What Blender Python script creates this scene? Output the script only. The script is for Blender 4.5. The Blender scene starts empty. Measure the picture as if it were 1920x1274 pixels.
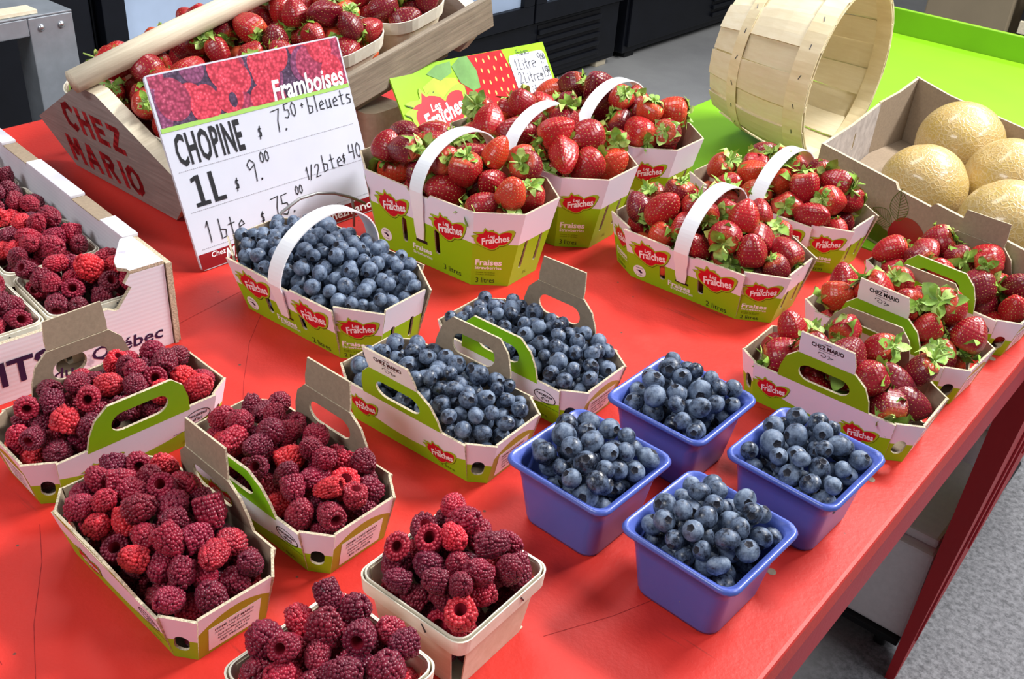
import bpy, bmesh, math, random
import numpy as np
from mathutils import Vector, Matrix, Euler, Quaternion
from mathutils.geometry import tessellate_polygon
random.seed(7); rng = np.random.default_rng(11)
scene = bpy.context.scene
COL = scene.collection
TZ = 0.80                                   # height of the table top above the floor

# ------------------------------------------------------------------ camera
cam_d = bpy.data.cameras.new('camera'); cam = bpy.data.objects.new('camera', cam_d); COL.objects.link(cam)
cam_d.sensor_width = 36.0; cam_d.sensor_fit = 'HORIZONTAL'; cam_d.lens = 36.0*1926.29/1920.0
cam_d.clip_start = 0.02; cam_d.clip_end = 60
CR = Vector((0.7622, 0.6440, 0.0662)).normalized(); CW = Vector((-0.5186, 0.6686, -0.5330)).normalized()
CU = CR.cross(CW).normalized(); CR = CW.cross(CU).normalized()
CAMP = Vector((0, 0, TZ+0.6671))
cam.matrix_world = Matrix(((CR.x, CU.x, -CW.x, CAMP.x), (CR.y, CU.y, -CW.y, CAMP.y), (CR.z, CU.z, -CW.z, CAMP.z), (0, 0, 0, 1)))
scene.camera = cam

# ------------------------------------------------------------------ world, lights, exposure
world = bpy.data.worlds.new('world'); scene.world = world; world.use_nodes = True
world.node_tree.nodes['Background'].inputs[0].default_value = (0.92, 0.95, 1.0, 1)
world.node_tree.nodes['Background'].inputs[1].default_value = 0.19
def area(name, loc, target, sx, sy, power, col=(1, 1, 1)):
    d = bpy.data.lights.new(name, 'AREA'); d.shape = 'RECTANGLE'; d.size = sx; d.size_y = sy; d.energy = power; d.color = col
    o = bpy.data.objects.new(name, d); COL.objects.link(o); o.location = loc
    o.rotation_euler = (Vector(target)-Vector(loc)).to_track_quat('-Z', 'Y').to_euler(); return o
area('ceiling_or_fill_light', (0.2, 2.7, TZ+2.1), (-0.5, 0.8, TZ), 0.9, 0.30, 98, (1, 0.985, 0.96))
area('ceiling_or_fill_light', (-1.6, 1.6, TZ+2.4), (-0.8, 0.9, TZ), 1.3, 0.45, 24, (0.97, 0.98, 1))
area('ceiling_or_fill_light', (-0.9, -1.5, TZ+2.2), (-0.6, 0.6, TZ), 1.3, 0.45, 33, (0.97, 0.98, 1))
area('ceiling_or_fill_light', (1.5, 1.6, TZ+2.3), (0.4, 1.4, 0), 1.3, 0.45, 30, (0.97, 0.98, 1))  # added aisle lamp, put in to brighten the floor past the table
area('ceiling_or_fill_light', (-0.8, 4.3, TZ+2.3), (-1.0, 3.6, 0), 1.3, 0.45, 26, (1, 1, 1))
scene.view_settings.view_transform = 'Standard'; scene.view_settings.look = 'None'
scene.view_settings.gamma = 1.0; scene.view_settings.use_curve_mapping = False
scene.view_settings.exposure = 0.45

# ------------------------------------------------------------------ materials
def nodes(name):
    m = bpy.data.materials.new(name); m.use_nodes = True
    nt = m.node_tree; b = nt.nodes['Principled BSDF']
    return m, nt, b
def N(nt, typ, **kw):
    n = nt.nodes.new(typ)
    for k, v in kw.items():
        if k.startswith('_'): setattr(n, k[1:], v)
        else: n.inputs[k.replace('__', ' ')].default_value = v
    return n
def L(nt, a, b): nt.links.new(a, b)
def ramp(nt, stops, fac=None):
    r = nt.nodes.new('ShaderNodeValToRGB'); e = r.color_ramp.elements
    while len(e) < len(stops): e.new(0.5)
    for i, (p, c) in enumerate(stops): e[i].position = p; e[i].color = (*c, 1)
    if fac is not None: L(nt, fac, r.inputs[0])
    return r
def coords(nt, kind='Object'):
    return nt.nodes.new('ShaderNodeTexCoord').outputs[kind]
def noise(nt, vec, scale, detail=4, rough=0.6):
    n = N(nt, 'ShaderNodeTexNoise', Scale=scale, Detail=detail, Roughness=rough); L(nt, vec, n.inputs['Vector']); return n.outputs['Fac']
def bump(nt, b, height, strength=0.3, dist=0.001):
    n = N(nt, 'ShaderNodeBump', Strength=strength, Distance=dist); L(nt, height, n.inputs['Height']); L(nt, n.outputs[0], b.inputs['Normal'])
def plain(name, col, rough=0.5, spec=0.5, var=0.12, scale=60, bmp=0.0, metallic=0.0, trans=0.0, coat=0.0, sss=0.0):
    m, nt, b = nodes(name); c = coords(nt)
    f = noise(nt, c, scale)
    lo = tuple(max(0, x*(1-var)) for x in col); hi = tuple(min(1, x*(1+var)) for x in col)
    r = ramp(nt, [(0.3, lo), (0.7, hi)], f); L(nt, r.outputs[0], b.inputs['Base Color'])
    b.inputs['Roughness'].default_value = rough; b.inputs['Specular IOR Level'].default_value = spec
    b.inputs['Metallic'].default_value = metallic; b.inputs['Coat Weight'].default_value = coat
    b.inputs['Transmission Weight'].default_value = trans
    if sss: b.inputs['Subsurface Weight'].default_value = sss; b.inputs['Subsurface Radius'].default_value = (0.004, 0.001, 0.001); b.inputs['Subsurface Scale'].default_value = 1.0
    if bmp: bump(nt, b, f, bmp)
    return m
def wood(name, dark, light, scale=(40, 3, 40), rough=0.6, bmp=0.25, rnd=0.0):
    m, nt, b = nodes(name); c = coords(nt)
    mp = nt.nodes.new('ShaderNodeMapping'); mp.inputs['Scale'].default_value = scale; L(nt, c, mp.inputs[0])
    f = noise(nt, mp.outputs[0], 2.2, 6, 0.65)
    f2 = noise(nt, c, 9, 3)
    mx = N(nt, 'ShaderNodeMath', _operation='MULTIPLY_ADD'); L(nt, f2, mx.inputs[0]); mx.inputs[1].default_value = 0.5; L(nt, f, mx.inputs[2])
    r = ramp(nt, [(0.45, dark), (0.75, tuple((a+b_)/2 for a, b_ in zip(dark, light))), (0.98, light)], mx.outputs[0])
    out = r.outputs[0]
    if rnd:
        oi = nt.nodes.new('ShaderNodeObjectInfo'); k = ramp(nt, [(0, (1-rnd, 1-rnd*1.15, 1-rnd*1.5)), (1, (1.06, 1.06, 1.06))], oi.outputs['Random'])
        mu = N(nt, 'ShaderNodeMix', _data_type='RGBA', _blend_type='MULTIPLY'); mu.inputs[0].default_value = 1; L(nt, out, mu.inputs[6]); L(nt, k.outputs[0], mu.inputs[7]); out = mu.outputs[2]
    L(nt, out, b.inputs['Base Color']); b.inputs['Roughness'].default_value = rough
    bump(nt, b, f, bmp); return m
WHITEP = (0.75, 0.72, 0.83); GREENP = (0.265, 0.52, 0.006); GREENP_SHADED = (0.30, 0.33, 0.006)
def print_mat(name, base, k, green=GREENP, white=WHITEP, lin=0.0):
    """white card printed green below the curve v = base + lin*u + k*u*u (metres on the panel)"""
    m, nt, b = nodes(name)
    sp = nt.nodes.new('ShaderNodeSeparateXYZ'); L(nt, coords(nt, 'UV'), sp.inputs[0])
    uu = N(nt, 'ShaderNodeMath', _operation='MULTIPLY'); L(nt, sp.outputs[0], uu.inputs[0]); L(nt, sp.outputs[0], uu.inputs[1])
    a = N(nt, 'ShaderNodeMath', _operation='MULTIPLY_ADD'); L(nt, uu.outputs[0], a.inputs[0]); a.inputs[1].default_value = k; a.inputs[2].default_value = base
    a2 = N(nt, 'ShaderNodeMath', _operation='MULTIPLY_ADD'); L(nt, sp.outputs[0], a2.inputs[0]); a2.inputs[1].default_value = lin; L(nt, a.outputs[0], a2.inputs[2])
    lt = N(nt, 'ShaderNodeMath', _operation='LESS_THAN'); L(nt, sp.outputs[1], lt.inputs[0]); L(nt, a2.outputs[0], lt.inputs[1])
    mx = N(nt, 'ShaderNodeMix', _data_type='RGBA'); L(nt, lt.outputs[0], mx.inputs[0])
    mx.inputs[6].default_value = (*white, 1); mx.inputs[7].default_value = (*green, 1)
    L(nt, mx.outputs[2], b.inputs['Base Color']); b.inputs['Roughness'].default_value = 0.38; b.inputs['Specular IOR Level'].default_value = 0.45
    bump(nt, b, noise(nt, coords(nt), 300, 2), 0.05); return m

M = {}
# red painted table: blotchy enamel with scuffs
def red_paint(name, col, scuff=True):
    m, nt, b = nodes(name); c = coords(nt)
    f = noise(nt, c, 7, 5); f2 = noise(nt, c, 160, 3)
    r = ramp(nt, [(0.25, tuple(x*0.86 for x in col)), (0.6, col), (0.85, (col[0]*1.04, col[1]*1.5+0.01, col[2]*1.5+0.01))], f)
    last = r.outputs[0]
    if scuff:
        mp = nt.nodes.new('ShaderNodeMapping'); mp.inputs['Scale'].default_value = (4, 90, 4); mp.inputs['Rotation'].default_value = (0, 0, 0.5); L(nt, c, mp.inputs[0])
        s = noise(nt, mp.outputs[0], 2.0, 3, 0.5); msk = noise(nt, c, 5, 2)
        mu = N(nt, 'ShaderNodeMath', _operation='MULTIPLY'); L(nt, s, mu.inputs[0]); L(nt, msk, mu.inputs[1])
        rr = ramp(nt, [(0.40, (0, 0, 0)), (0.46, (0.55, 0.55, 0.55))], mu.outputs[0])
        mx = N(nt, 'ShaderNodeMix', _data_type='RGBA'); L(nt, rr.outputs[0], mx.inputs[0]); L(nt, last, mx.inputs[6]); mx.inputs[7].default_value = (col[0]*0.42, col[1]*0.8, col[2]*0.8, 1); last = mx.outputs[2]
        v = N(nt, 'ShaderNodeTexVoronoi', Scale=26.0); L(nt, c, v.inputs['Vector'])
        rs = ramp(nt, [(0.030, (1, 1, 1)), (0.05, (0, 0, 0))], v.outputs['Distance'])
        mx = N(nt, 'ShaderNodeMix', _data_type='RGBA'); L(nt, rs.outputs[0], mx.inputs[0]); L(nt, last, mx.inputs[6]); mx.inputs[7].default_value = (0.12, 0.05, 0.035, 1); last = mx.outputs[2]
    L(nt, last, b.inputs['Base Color'])
    ro = ramp(nt, [(0.2, (0.42,)*3), (0.8, (0.58,)*3)], f); L(nt, ro.outputs[0], b.inputs['Roughness'])
    b.inputs['Specular IOR Level'].default_value = 0.32
    bump(nt, b, f2, 0.42, 0.0009); return m
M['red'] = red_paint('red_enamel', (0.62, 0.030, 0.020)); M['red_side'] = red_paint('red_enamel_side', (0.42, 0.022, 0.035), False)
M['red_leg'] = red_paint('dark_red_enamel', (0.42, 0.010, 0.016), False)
M['paint_dark'] = plain('crack_in_paint', (0.30, 0.016, 0.016), 0.7, 0.2, 0.4, 200)
M['kraft'] = plain('kraft_board', (0.295, 0.225, 0.158), 0.85, 0.2, 0.10, 220, 0.12)
M['torn'] = plain('torn_grey_board', (0.40, 0.35, 0.32), 0.85, 0.2, 0.2, 60, 0.3)
M['kraft_edge'] = plain('corrugated_edge', (0.50, 0.42, 0.30), 0.9, 0.1, 0.45, 500, 0.5)
M['white_card'] = plain('white_coated_card', (0.80, 0.78, 0.83), 0.4, 0.4, 0.03, 30)
def crate_mat():
    m, nt, b = nodes('white_crate_board'); c = coords(nt)
    f = noise(nt, c, 34, 4, 0.55); r = ramp(nt, [(0.30, (0.74, 0.72, 0.78)), (0.66, (0.72, 0.70, 0.77)), (0.70, (0.46, 0.43, 0.50)), (0.76, (0.40, 0.36, 0.45))], f)
    L(nt, r.outputs[0], b.inputs['Base Color']); b.inputs['Roughness'].default_value = 0.5
    w = N(nt, 'ShaderNodeTexWave', Scale=60.0, Distortion=0.3, _bands_direction='Z'); L(nt, c, w.inputs['Vector']); bump(nt, b, w.outputs['Fac'], 0.06, 0.001); return m
M['crate_white'] = crate_mat()
M['flap_green'] = plain('flap_green_print', (0.22, 0.46, 0.006), 0.38, 0.45, 0.04, 40)
M['logo_red'] = plain('logo_red', (0.52, 0.006, 0.02), 0.4, 0.4, 0.15, 90)
M['logo_magenta'] = plain('logo_magenta', (0.55, 0.02, 0.12), 0.4, 0.4, 0.1, 90)
M['logo_green'] = plain('logo_green', (0.33, 0.50, 0.02), 0.4, 0.4, 0.1, 60)
M['logo_dark'] = plain('logo_dark_green', (0.05, 0.10, 0.004), 0.4, 0.4, 0.1, 60)
M['ink_white'] = plain('white_ink', (0.86, 0.86, 0.88), 0.4, 0.4, 0.02, 60)
M['ink_black'] = plain('black_ink', (0.012, 0.012, 0.016), 0.4, 0.4, 0.2, 60)
M['ink_olive'] = plain('olive_ink', (0.07, 0.10, 0.004), 0.45, 0.3, 0.1, 60)
M['ink_navy'] = plain('navy_ink', (0.025, 0.012, 0.05), 0.45, 0.3, 0.1, 60)
M['ink_grey'] = plain('grey_ink', (0.25, 0.25, 0.28), 0.5, 0.3, 0.1, 60)
M['ink_pen'] = plain('marker_ink', (0.05, 0.05, 0.06), 0.5, 0.3, 0.1, 60)
M['strap'] = plain('white_plastic_strap', (0.82, 0.84, 0.88), 0.28, 0.5, 0.02, 20)
M['veneer'] = wood('pale_veneer', (0.62, 0.52, 0.36), (0.80, 0.73, 0.57), (3, 40, 40), 0.6, 0.12)
M['veneer_rim'] = wood('pale_veneer_rim', (0.70, 0.64, 0.50), (0.86, 0.82, 0.70), (3, 40, 40), 0.55, 0.1)
M['stave'] = wood('bushel_stave', (0.76, 0.65, 0.42), (0.90, 0.83, 0.63), (45, 45, 5), 0.6, 0.12, 0.20)
M['hoop'] = wood('bushel_hoop', (0.66, 0.53, 0.29), (0.84, 0.73, 0.48), (30, 6, 6), 0.6, 0.15)
M['old_wood'] = wood('weathered_board', (0.13, 0.10, 0.072), (0.34, 0.275, 0.20), (120, 5, 120), 0.75, 0.5)
M['end_wood'] = wood('weathered_end_board', (0.19, 0.152, 0.142), (0.34, 0.285, 0.265), (6, 90, 90), 0.75, 0.45)
M['pole_wood'] = wood('handle_pole_wood', (0.50, 0.42, 0.30), (0.74, 0.66, 0.50), (100, 5, 100), 0.6, 0.4)
M['stencil'] = plain('stencil_red_paint', (0.36, 0.014, 0.02), 0.6, 0.3, 0.25, 70)
M['lime'] = plain('lime_green_paint', (0.19, 0.43, 0.008), 0.4, 0.4, 0.05, 9)
M['foam'] = plain('white_foam', (0.82, 0.80, 0.82), 0.8, 0.2, 0.04, 90, 0.3)
M['steel'] = plain('galvanised_steel', (0.36, 0.40, 0.45), 0.42, 0.5, 0.12, 25, 0.0, 0.6)
M['bolt'] = plain('steel_bolt', (0.6, 0.62, 0.65), 0.25, 0.5, 0.05, 60, 0.0, 0.9)
M['black'] = plain('black_cooler_panel', (0.005, 0.006, 0.010), 0.42, 0.28, 0.2, 12)
M['black2'] = plain('black_rubber', (0.006, 0.006, 0.008), 0.6, 0.3, 0.2, 12)
M['pane_lit_tint'] = plain('pane_lit_tint', (0.40, 0.50, 0.68), 0.18, 0.6, 0.1, 4)  # opaque pale blue standing for light seen in the door glass
M['wire'] = plain('grey_wire', (0.22, 0.22, 0.22), 0.4, 0.5, 0.1, 60, 0.0, 0.4)
M['beige'] = plain('beige_panel', (0.22, 0.175, 0.115), 0.7, 0.3, 0.06, 8)
M['nail'] = plain('screw_head', (0.30, 0.22, 0.15), 0.5, 0.4, 0.2, 90)
M['staple'] = plain('steel_staple', (0.10, 0.10, 0.11), 0.4, 0.5, 0.1, 90, 0, 0.7)
def tray_mat():
    m, nt, b = nodes('blue_punnet_plastic'); c = coords(nt)
    r = ramp(nt, [(0.3, (0.065, 0.105, 0.40)), (0.7, (0.085, 0.13, 0.47))], noise(nt, c, 8)); L(nt, r.outputs[0], b.inputs['Base Color'])
    b.inputs['Roughness'].default_value = 0.3; b.inputs['Specular IOR Level'].default_value = 0.55
    b.inputs['Subsurface Weight'].default_value = 0.25; b.inputs['Subsurface Radius'].default_value = (0.002, 0.002, 0.004)
    bump(nt, b, noise(nt, c, 45, 2), 0.10, 0.001); return m
M['tray'] = tray_mat()
def floor_mat():
    m, nt, b = nodes('concrete_floor'); c = coords(nt)
    f = noise(nt, c, 1.6, 6); f2 = noise(nt, c, 85, 6, 0.75)
    v = N(nt, 'ShaderNodeTexVoronoi', Scale=55.0); L(nt, c, v.inputs['Vector'])
    r = ramp(nt, [(0.25, (0.22, 0.22, 0.225)), (0.75, (0.38, 0.38, 0.375))], f)
    r2 = ramp(nt, [(0.38, (0.30, 0.30, 0.33)), (0.60, (0.80, 0.80, 0.86))], f2)
    # coarse worn aggregate on the aisle side of the table
    sp = nt.nodes.new('ShaderNodeSeparateXYZ'); L(nt, c, sp.inputs[0])
    g = N(nt, 'ShaderNodeMapRange'); L(nt, sp.outputs[0], g.inputs[0]); g.inputs[1].default_value = -0.36; g.inputs[2].default_value = -0.26
    mx = N(nt, 'ShaderNodeMix', _data_type='RGBA', _blend_type='MULTIPLY'); L(nt, g.outputs[0], mx.inputs[0]); L(nt, r.outputs[0], mx.inputs[6]); L(nt, r2.outputs[0], mx.inputs[7])
    L(nt, mx.outputs[2], b.inputs['Base Color']); b.inputs['Roughness'].default_value = 0.75
    bump(nt, b, f2, 0.5, 0.004); return m
M['floor'] = floor_mat()

# fruit
def raspberry_mat(fixed=None):
    m, nt, b = nodes('raspberry_skin'+('_deep' if fixed else ''))
    c = coords(nt); f = noise(nt, c, 120 if fixed else 1.6, 3)
    hs = N(nt, 'ShaderNodeMix', _data_type='RGBA', _blend_type='MULTIPLY'); hs.inputs[0].default_value = 1.0
    rr = ramp(nt, [(0.3, (0.62, 0.55, 0.7)), (0.7, (1.15, 1.2, 1.1))], f); L(nt, rr.outputs[0], hs.inputs[7])
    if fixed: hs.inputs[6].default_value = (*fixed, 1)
    else: oi = nt.nodes.new('ShaderNodeObjectInfo'); L(nt, oi.outputs['Color'], hs.inputs[6])
    L(nt, hs.outputs[2], b.inputs['Base Color'])
    b.inputs['Roughness'].default_value = 0.36; b.inputs['Specular IOR Level'].default_value = 0.42
    b.inputs['Subsurface Weight'].default_value = 0.25; b.inputs['Subsurface Radius'].default_value = (0.006, 0.001, 0.0015)
    b.inputs['Sheen Weight'].default_value = 0.14; b.inputs['Sheen Tint'].default_value = (0.9, 0.6, 0.7, 1); b.inputs['Sheen Roughness'].default_value = 0.4
    if fixed:
        v = N(nt, 'ShaderNodeTexVoronoi', Scale=330.0); L(nt, c, v.inputs['Vector']); inv = N(nt, 'ShaderNodeMath', _operation='SUBTRACT'); inv.inputs[0].default_value = 1; L(nt, v.outputs['Distance'], inv.inputs[1]); bump(nt, b, inv.outputs[0], 0.9, 0.002)
    return m
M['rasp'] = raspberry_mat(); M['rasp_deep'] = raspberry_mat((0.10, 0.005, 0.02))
M['rasp_hole'] = plain('raspberry_hollow', (0.22, 0.008, 0.02), 0.5, 0.4, 0.2, 300)
def blueberry_mat(k=1.0):
    m, nt, b = nodes('blueberry_skin'); c = coords(nt)
    oi = nt.nodes.new('ShaderNodeObjectInfo')
    mp = nt.nodes.new('ShaderNodeVectorMath'); mp.operation = 'ADD'; L(nt, c, mp.inputs[0])
    sc = nt.nodes.new('ShaderNodeVectorMath'); sc.operation = 'SCALE'; L(nt, oi.outputs['Location'], sc.inputs[0]); sc.inputs[3].default_value = 90.0/k; L(nt, sc.outputs[0], mp.inputs[1])
    f = noise(nt, mp.outputs[0], 1.25*k, 5, 0.62); f2 = noise(nt, mp.outputs[0], 6.0*k, 3)
    ad = N(nt, 'ShaderNodeMath', _operation='MULTIPLY_ADD'); L(nt, f2, ad.inputs[0]); ad.inputs[1].default_value = 0.28; L(nt, f, ad.inputs[2])
    a2 = N(nt, 'ShaderNodeMath', _operation='MULTIPLY_ADD'); L(nt, oi.outputs['Random'], a2.inputs[0]); a2.inputs[1].default_value = -0.19; L(nt, ad.outputs[0], a2.inputs[2])
    r = ramp(nt, [(0.37, (0.007, 0.009, 0.018)), (0.46, (0.034, 0.047, 0.078)), (0.60, (0.100, 0.138, 0.215)), (0.85, (0.24, 0.30, 0.39))], a2.outputs[0])
    L(nt, r.outputs[0], b.inputs['Base Color'])
    ro = ramp(nt, [(0.4, (0.25,)*3), (0.6, (0.6,)*3)], a2.outputs[0]); L(nt, ro.outputs[0], b.inputs['Roughness'])
    b.inputs['Specular IOR Level'].default_value = 0.45; return m
M['blue'] = blueberry_mat(); M['blue_heap'] = blueberry_mat(110.0); M['blue_crown'] = plain('blueberry_crown', (0.022, 0.022, 0.032), 0.7, 0.3, 0.4, 300)
def strawberry_mat(fixed=None):
    m, nt, b = nodes('strawberry_skin'+('_deep' if fixed else ''))
    c = coords(nt); sp = nt.nodes.new('ShaderNodeSeparateXYZ'); L(nt, c, sp.inputs[0])
    f = noise(nt, c, 45, 3)
    a = N(nt, 'ShaderNodeMath', _operation='MULTIPLY_ADD'); L(nt, f, a.inputs[0]); a.inputs[1].default_value = 0.014; L(nt, sp.outputs[2], a.inputs[2])
    g = ramp(nt, [(0.0, (0, 0, 0)), (1.0, (1, 1, 1))]); mr = N(nt, 'ShaderNodeMapRange'); L(nt, a.outputs[0], mr.inputs[0]); mr.inputs[1].default_value = 0.0185; mr.inputs[2].default_value = 0.0265; L(nt, mr.outputs[0], g.inputs[0])
    mx = N(nt, 'ShaderNodeMix', _data_type='RGBA'); L(nt, g.outputs[0], mx.inputs[0])
    if fixed: mx.inputs[6].default_value = (*fixed, 1)
    else: oi = nt.nodes.new('ShaderNodeObjectInfo'); L(nt, oi.outputs['Color'], mx.inputs[6])
    mx.inputs[7].default_value = (0.62, 0.10, 0.035, 1)
    L(nt, mx.outputs[2], b.inputs['Base Color']); b.inputs['Roughness'].default_value = 0.30; b.inputs['Specular IOR Level'].default_value = 0.5
    b.inputs['Subsurface Weight'].default_value = 0.18; b.inputs['Subsurface Radius'].default_value = (0.007, 0.001, 0.001)
    return m
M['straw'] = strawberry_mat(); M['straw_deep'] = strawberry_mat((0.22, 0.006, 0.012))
M['seed'] = plain('strawberry_seed', (0.55, 0.34, 0.10), 0.45, 0.5, 0.3, 300)
M['leaf'] = plain('strawberry_leaf', (0.22, 0.38, 0.05), 0.5, 0.4, 0.45, 70)
M['leaf2'] = plain('strawberry_leaf_pale', (0.42, 0.58, 0.14), 0.5, 0.4, 0.35, 70)
def melon_mat():
    m, nt, b = nodes('netted_melon_rind'); c = coords(nt)
    d = nt.nodes.new('ShaderNodeVectorMath'); d.operation = 'ADD'; L(nt, c, d.inputs[0])
    nn = N(nt, 'ShaderNodeTexNoise', Scale=45.0); L(nt, c, nn.inputs['Vector']); s = nt.nodes.new('ShaderNodeVectorMath'); s.operation = 'SCALE'; s.inputs[3].default_value = 0.012; L(nt, nn.outputs['Color'], s.inputs[0]); L(nt, s.outputs[0], d.inputs[1])
    v = N(nt, 'ShaderNodeTexVoronoi', Scale=165.0, _feature='DISTANCE_TO_EDGE'); L(nt, d.outputs[0], v.inputs['Vector'])
    net = ramp(nt, [(0.02, (1, 1, 1)), (0.16, (0, 0, 0))], v.outputs['Distance'])
    base = ramp(nt, [(0.35, (0.45, 0.315, 0.075)), (0.65, (0.49, 0.315, 0.125))], noise(nt, c, 14, 3))
    mx = N(nt, 'ShaderNodeMix', _data_type='RGBA'); L(nt, net.outputs[0], mx.inputs[0]); L(nt, base.outputs[0], mx.inputs[6]); mx.inputs[7].default_value = (0.52, 0.385, 0.175, 1)
    L(nt, mx.outputs[2], b.inputs['Base Color']); b.inputs['Roughness'].default_value = 0.38; b.inputs['Coat Weight'].default_value = 0.35; b.inputs['Coat Roughness'].default_value = 0.12
    bump(nt, b, net.outputs[0], 0.32, 0.0015); return m
M['melon'] = melon_mat()
def photo_mat(name, col):
    """printed close-up of raspberries on the big sign: pale points where the lens caught each drupelet"""
    m, nt, b = nodes('printed_raspberry_'+name); c = coords(nt, 'UV')
    v2 = N(nt, 'ShaderNodeTexVoronoi', Scale=230.0); L(nt, c, v2.inputs['Vector'])
    r = ramp(nt, [(0.0, tuple(min(1, x*1.35+.16) for x in col)), (0.22, tuple(x*1.1+.015 for x in col)), (0.75, tuple(x*.5 for x in col))], v2.outputs['Distance'])
    L(nt, r.outputs[0], b.inputs['Base Color']); b.inputs['Roughness'].default_value = 0.3; return m
M['gloss_red'] = plain('printed_strawberry_red', (0.50, 0.012, 0.02), 0.25, 0.5, 0.25, 30)
M['sign_green'] = plain('printed_lime', (0.30, 0.60, 0.02), 0.25, 0.5, 0.15, 8)
M['sign_leaf'] = plain('printed_leaf', (0.16, 0.34, 0.10), 0.25, 0.5, 0.2, 25)
M['sign_pale'] = plain('printed_pale_green', (0.45, 0.62, 0.06), 0.25, 0.5, 0.2, 12)
M['sign_white'] = plain('sign_white', (0.57, 0.59, 0.68), 0.22, 0.5, 0.02, 20)
M['sign_red'] = plain('sign_dark_red', (0.24, 0.008, 0.016), 0.25, 0.5, 0.05, 20)
M['rule_green'] = plain('sign_rule_green', (0.32, 0.55, 0.12), 0.3, 0.5, 0.03, 20)
M['seed_print'] = plain('printed_seed', (0.75, 0.50, 0.16), 0.3, 0.4, 0.1, 60)

# ------------------------------------------------------------------ mesh helpers
class MB:
    def __init__(s): s.v = []; s.f = []; s.m = []; s.sm = []; s.uv = []
    def add(s, verts, faces, mat=0, smooth=False, uv=None):
        o = len(s.v); s.v.extend([tuple(p) for p in verts])
        s.uv.extend(uv if uv is not None else [(p[0], p[1]) for p in verts])
        for i, f in enumerate(faces):
            s.f.append([o+k for k in f]); s.m.append(mat[i] if isinstance(mat, (list, tuple)) else mat); s.sm.append(smooth)
    def mesh(s, name, mats):
        me = bpy.data.meshes.new(name); me.from_pydata(s.v, [], s.f)
        for k in mats: me.materials.append(M[k] if isinstance(k, str) else k)
        me.polygons.foreach_set('material_index', s.m); me.polygons.foreach_set('use_smooth', s.sm)
        ul = me.uv_layers.new(name='UVMap'); li = np.empty(len(me.loops), dtype=np.int32); me.loops.foreach_get('vertex_index', li)
        ul.data.foreach_set('uv', np.array(s.uv, dtype=np.float32)[li].ravel()); me.update(); return me
    def build(s, name, mats, parent=None, **kw): return obj(name, s.mesh(name, mats), parent, **kw)
def obj(name, me, parent=None, loc=None, rot=None, mat=None):
    o = bpy.data.objects.new(name, me); COL.objects.link(o)
    if parent is not None: o.parent = parent
    if mat is not None: o.matrix_local = mat
    if loc is not None: o.location = loc
    if rot is not None: o.rotation_euler = rot
    return o
def empty(name, loc=(0, 0, 0), rot=(0, 0, 0), parent=None):
    o = bpy.data.objects.new(name, None); COL.objects.link(o); o.location = loc; o.rotation_euler = rot; o.empty_display_size = 0.03
    if parent is not None: o.parent = parent
    return o
def tag(o, label, cat, group=None, kind=None):
    o['label'] = label; o['category'] = cat
    if group: o['group'] = group
    if kind: o['kind'] = kind
    return o
def frame(o, ex, ey):
    ex = Vector(ex).normalized(); ey = Vector(ey); ey = (ey-ex*ey.dot(ex)).normalized(); n = ex.cross(ey)
    return Matrix(((ex.x, ey.x, n.x, o[0]), (ex.y, ey.y, n.y, o[1]), (ex.z, ey.z, n.z, o[2]), (0, 0, 0, 1)))
ID = Matrix.Identity(4)
def area2(p): return sum(p[i][0]*p[(i+1) % len(p)][1]-p[(i+1) % len(p)][0]*p[i][1] for i in range(len(p)))/2
def plate(mb, outline, t, F=ID, mats=(0, 0, 0), holes=()):
    """flat sheet: outline (seen from its front, +z of F) with real holes, thickness t behind the front"""
    outline = list(outline)
    if area2(outline) < 0: outline.reverse()
    loops = [outline]+[list(h) if area2(h) < 0 else list(reversed(h)) for h in holes]
    flat = [p for l in loops for p in l]; n = len(flat)
    tri = tessellate_polygon([[Vector((p[0], p[1], 0)) for p in l] for l in loops])
    fr = []
    for a, b, c in tri:
        A, B, C_ = flat[a], flat[b], flat[c]
        s = (B[0]-A[0])*(C_[1]-A[1])-(C_[0]-A[0])*(B[1]-A[1])
        if abs(s) < 1e-14: continue
        fr.append((a, b, c) if s > 0 else (a, c, b))
    V = [F @ Vector((p[0], p[1], 0)) for p in flat]+[F @ Vector((p[0], p[1], -t)) for p in flat]
    faces = [f for f in fr]+[(a+n, c+n, b+n) for a, b, c in fr]; mm = [mats[0]]*len(fr)+[mats[1]]*len(fr)
    o = 0
    for l in loops:
        k = len(l)
        for i in range(k):
            a = o+i; b = o+(i+1) % k; faces.append((b, a, a+n, b+n)); mm.append(mats[2])
        o += k
    mb.add(V, faces, mm, False, flat+flat)
def decal(mb, outline, F, z, mat):
    plate(mb, outline, 0.0001, F @ Matrix.Translation((0, 0, z)), (mat, mat, mat))
def box(mb, lo, hi, mat=0, F=ID, bev=0.0):
    x0, y0, z0 = lo; x1, y1, z1 = hi
    if bev <= 0:
        V = [(x, y, z) for z in (z0, z1) for y in (y0, y1) for x in (x0, x1)]
        mb.add([F @ Vector(p) for p in V], [(0, 2, 3, 1), (4, 5, 7, 6), (0, 1, 5, 4), (2, 6, 7, 3), (0, 4, 6, 2), (1, 3, 7, 5)], mat); return
    b = bev; bm = bmesh.new(); bmesh.ops.create_cube(bm, size=1)
    for v in bm.verts: v.co = Vector(((x0+x1)/2+v.co.x*(x1-x0), (y0+y1)/2+v.co.y*(y1-y0), (z0+z1)/2+v.co.z*(z1-z0)))
    bmesh.ops.bevel(bm, geom=bm.edges[:], offset=b, segments=2, affect='EDGES', profile=0.6)
    bm.verts.index_update(); mb.add([F @ v.co for v in bm.verts], [[v.index for v in f.verts] for f in bm.faces], mat); bm.free()
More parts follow.
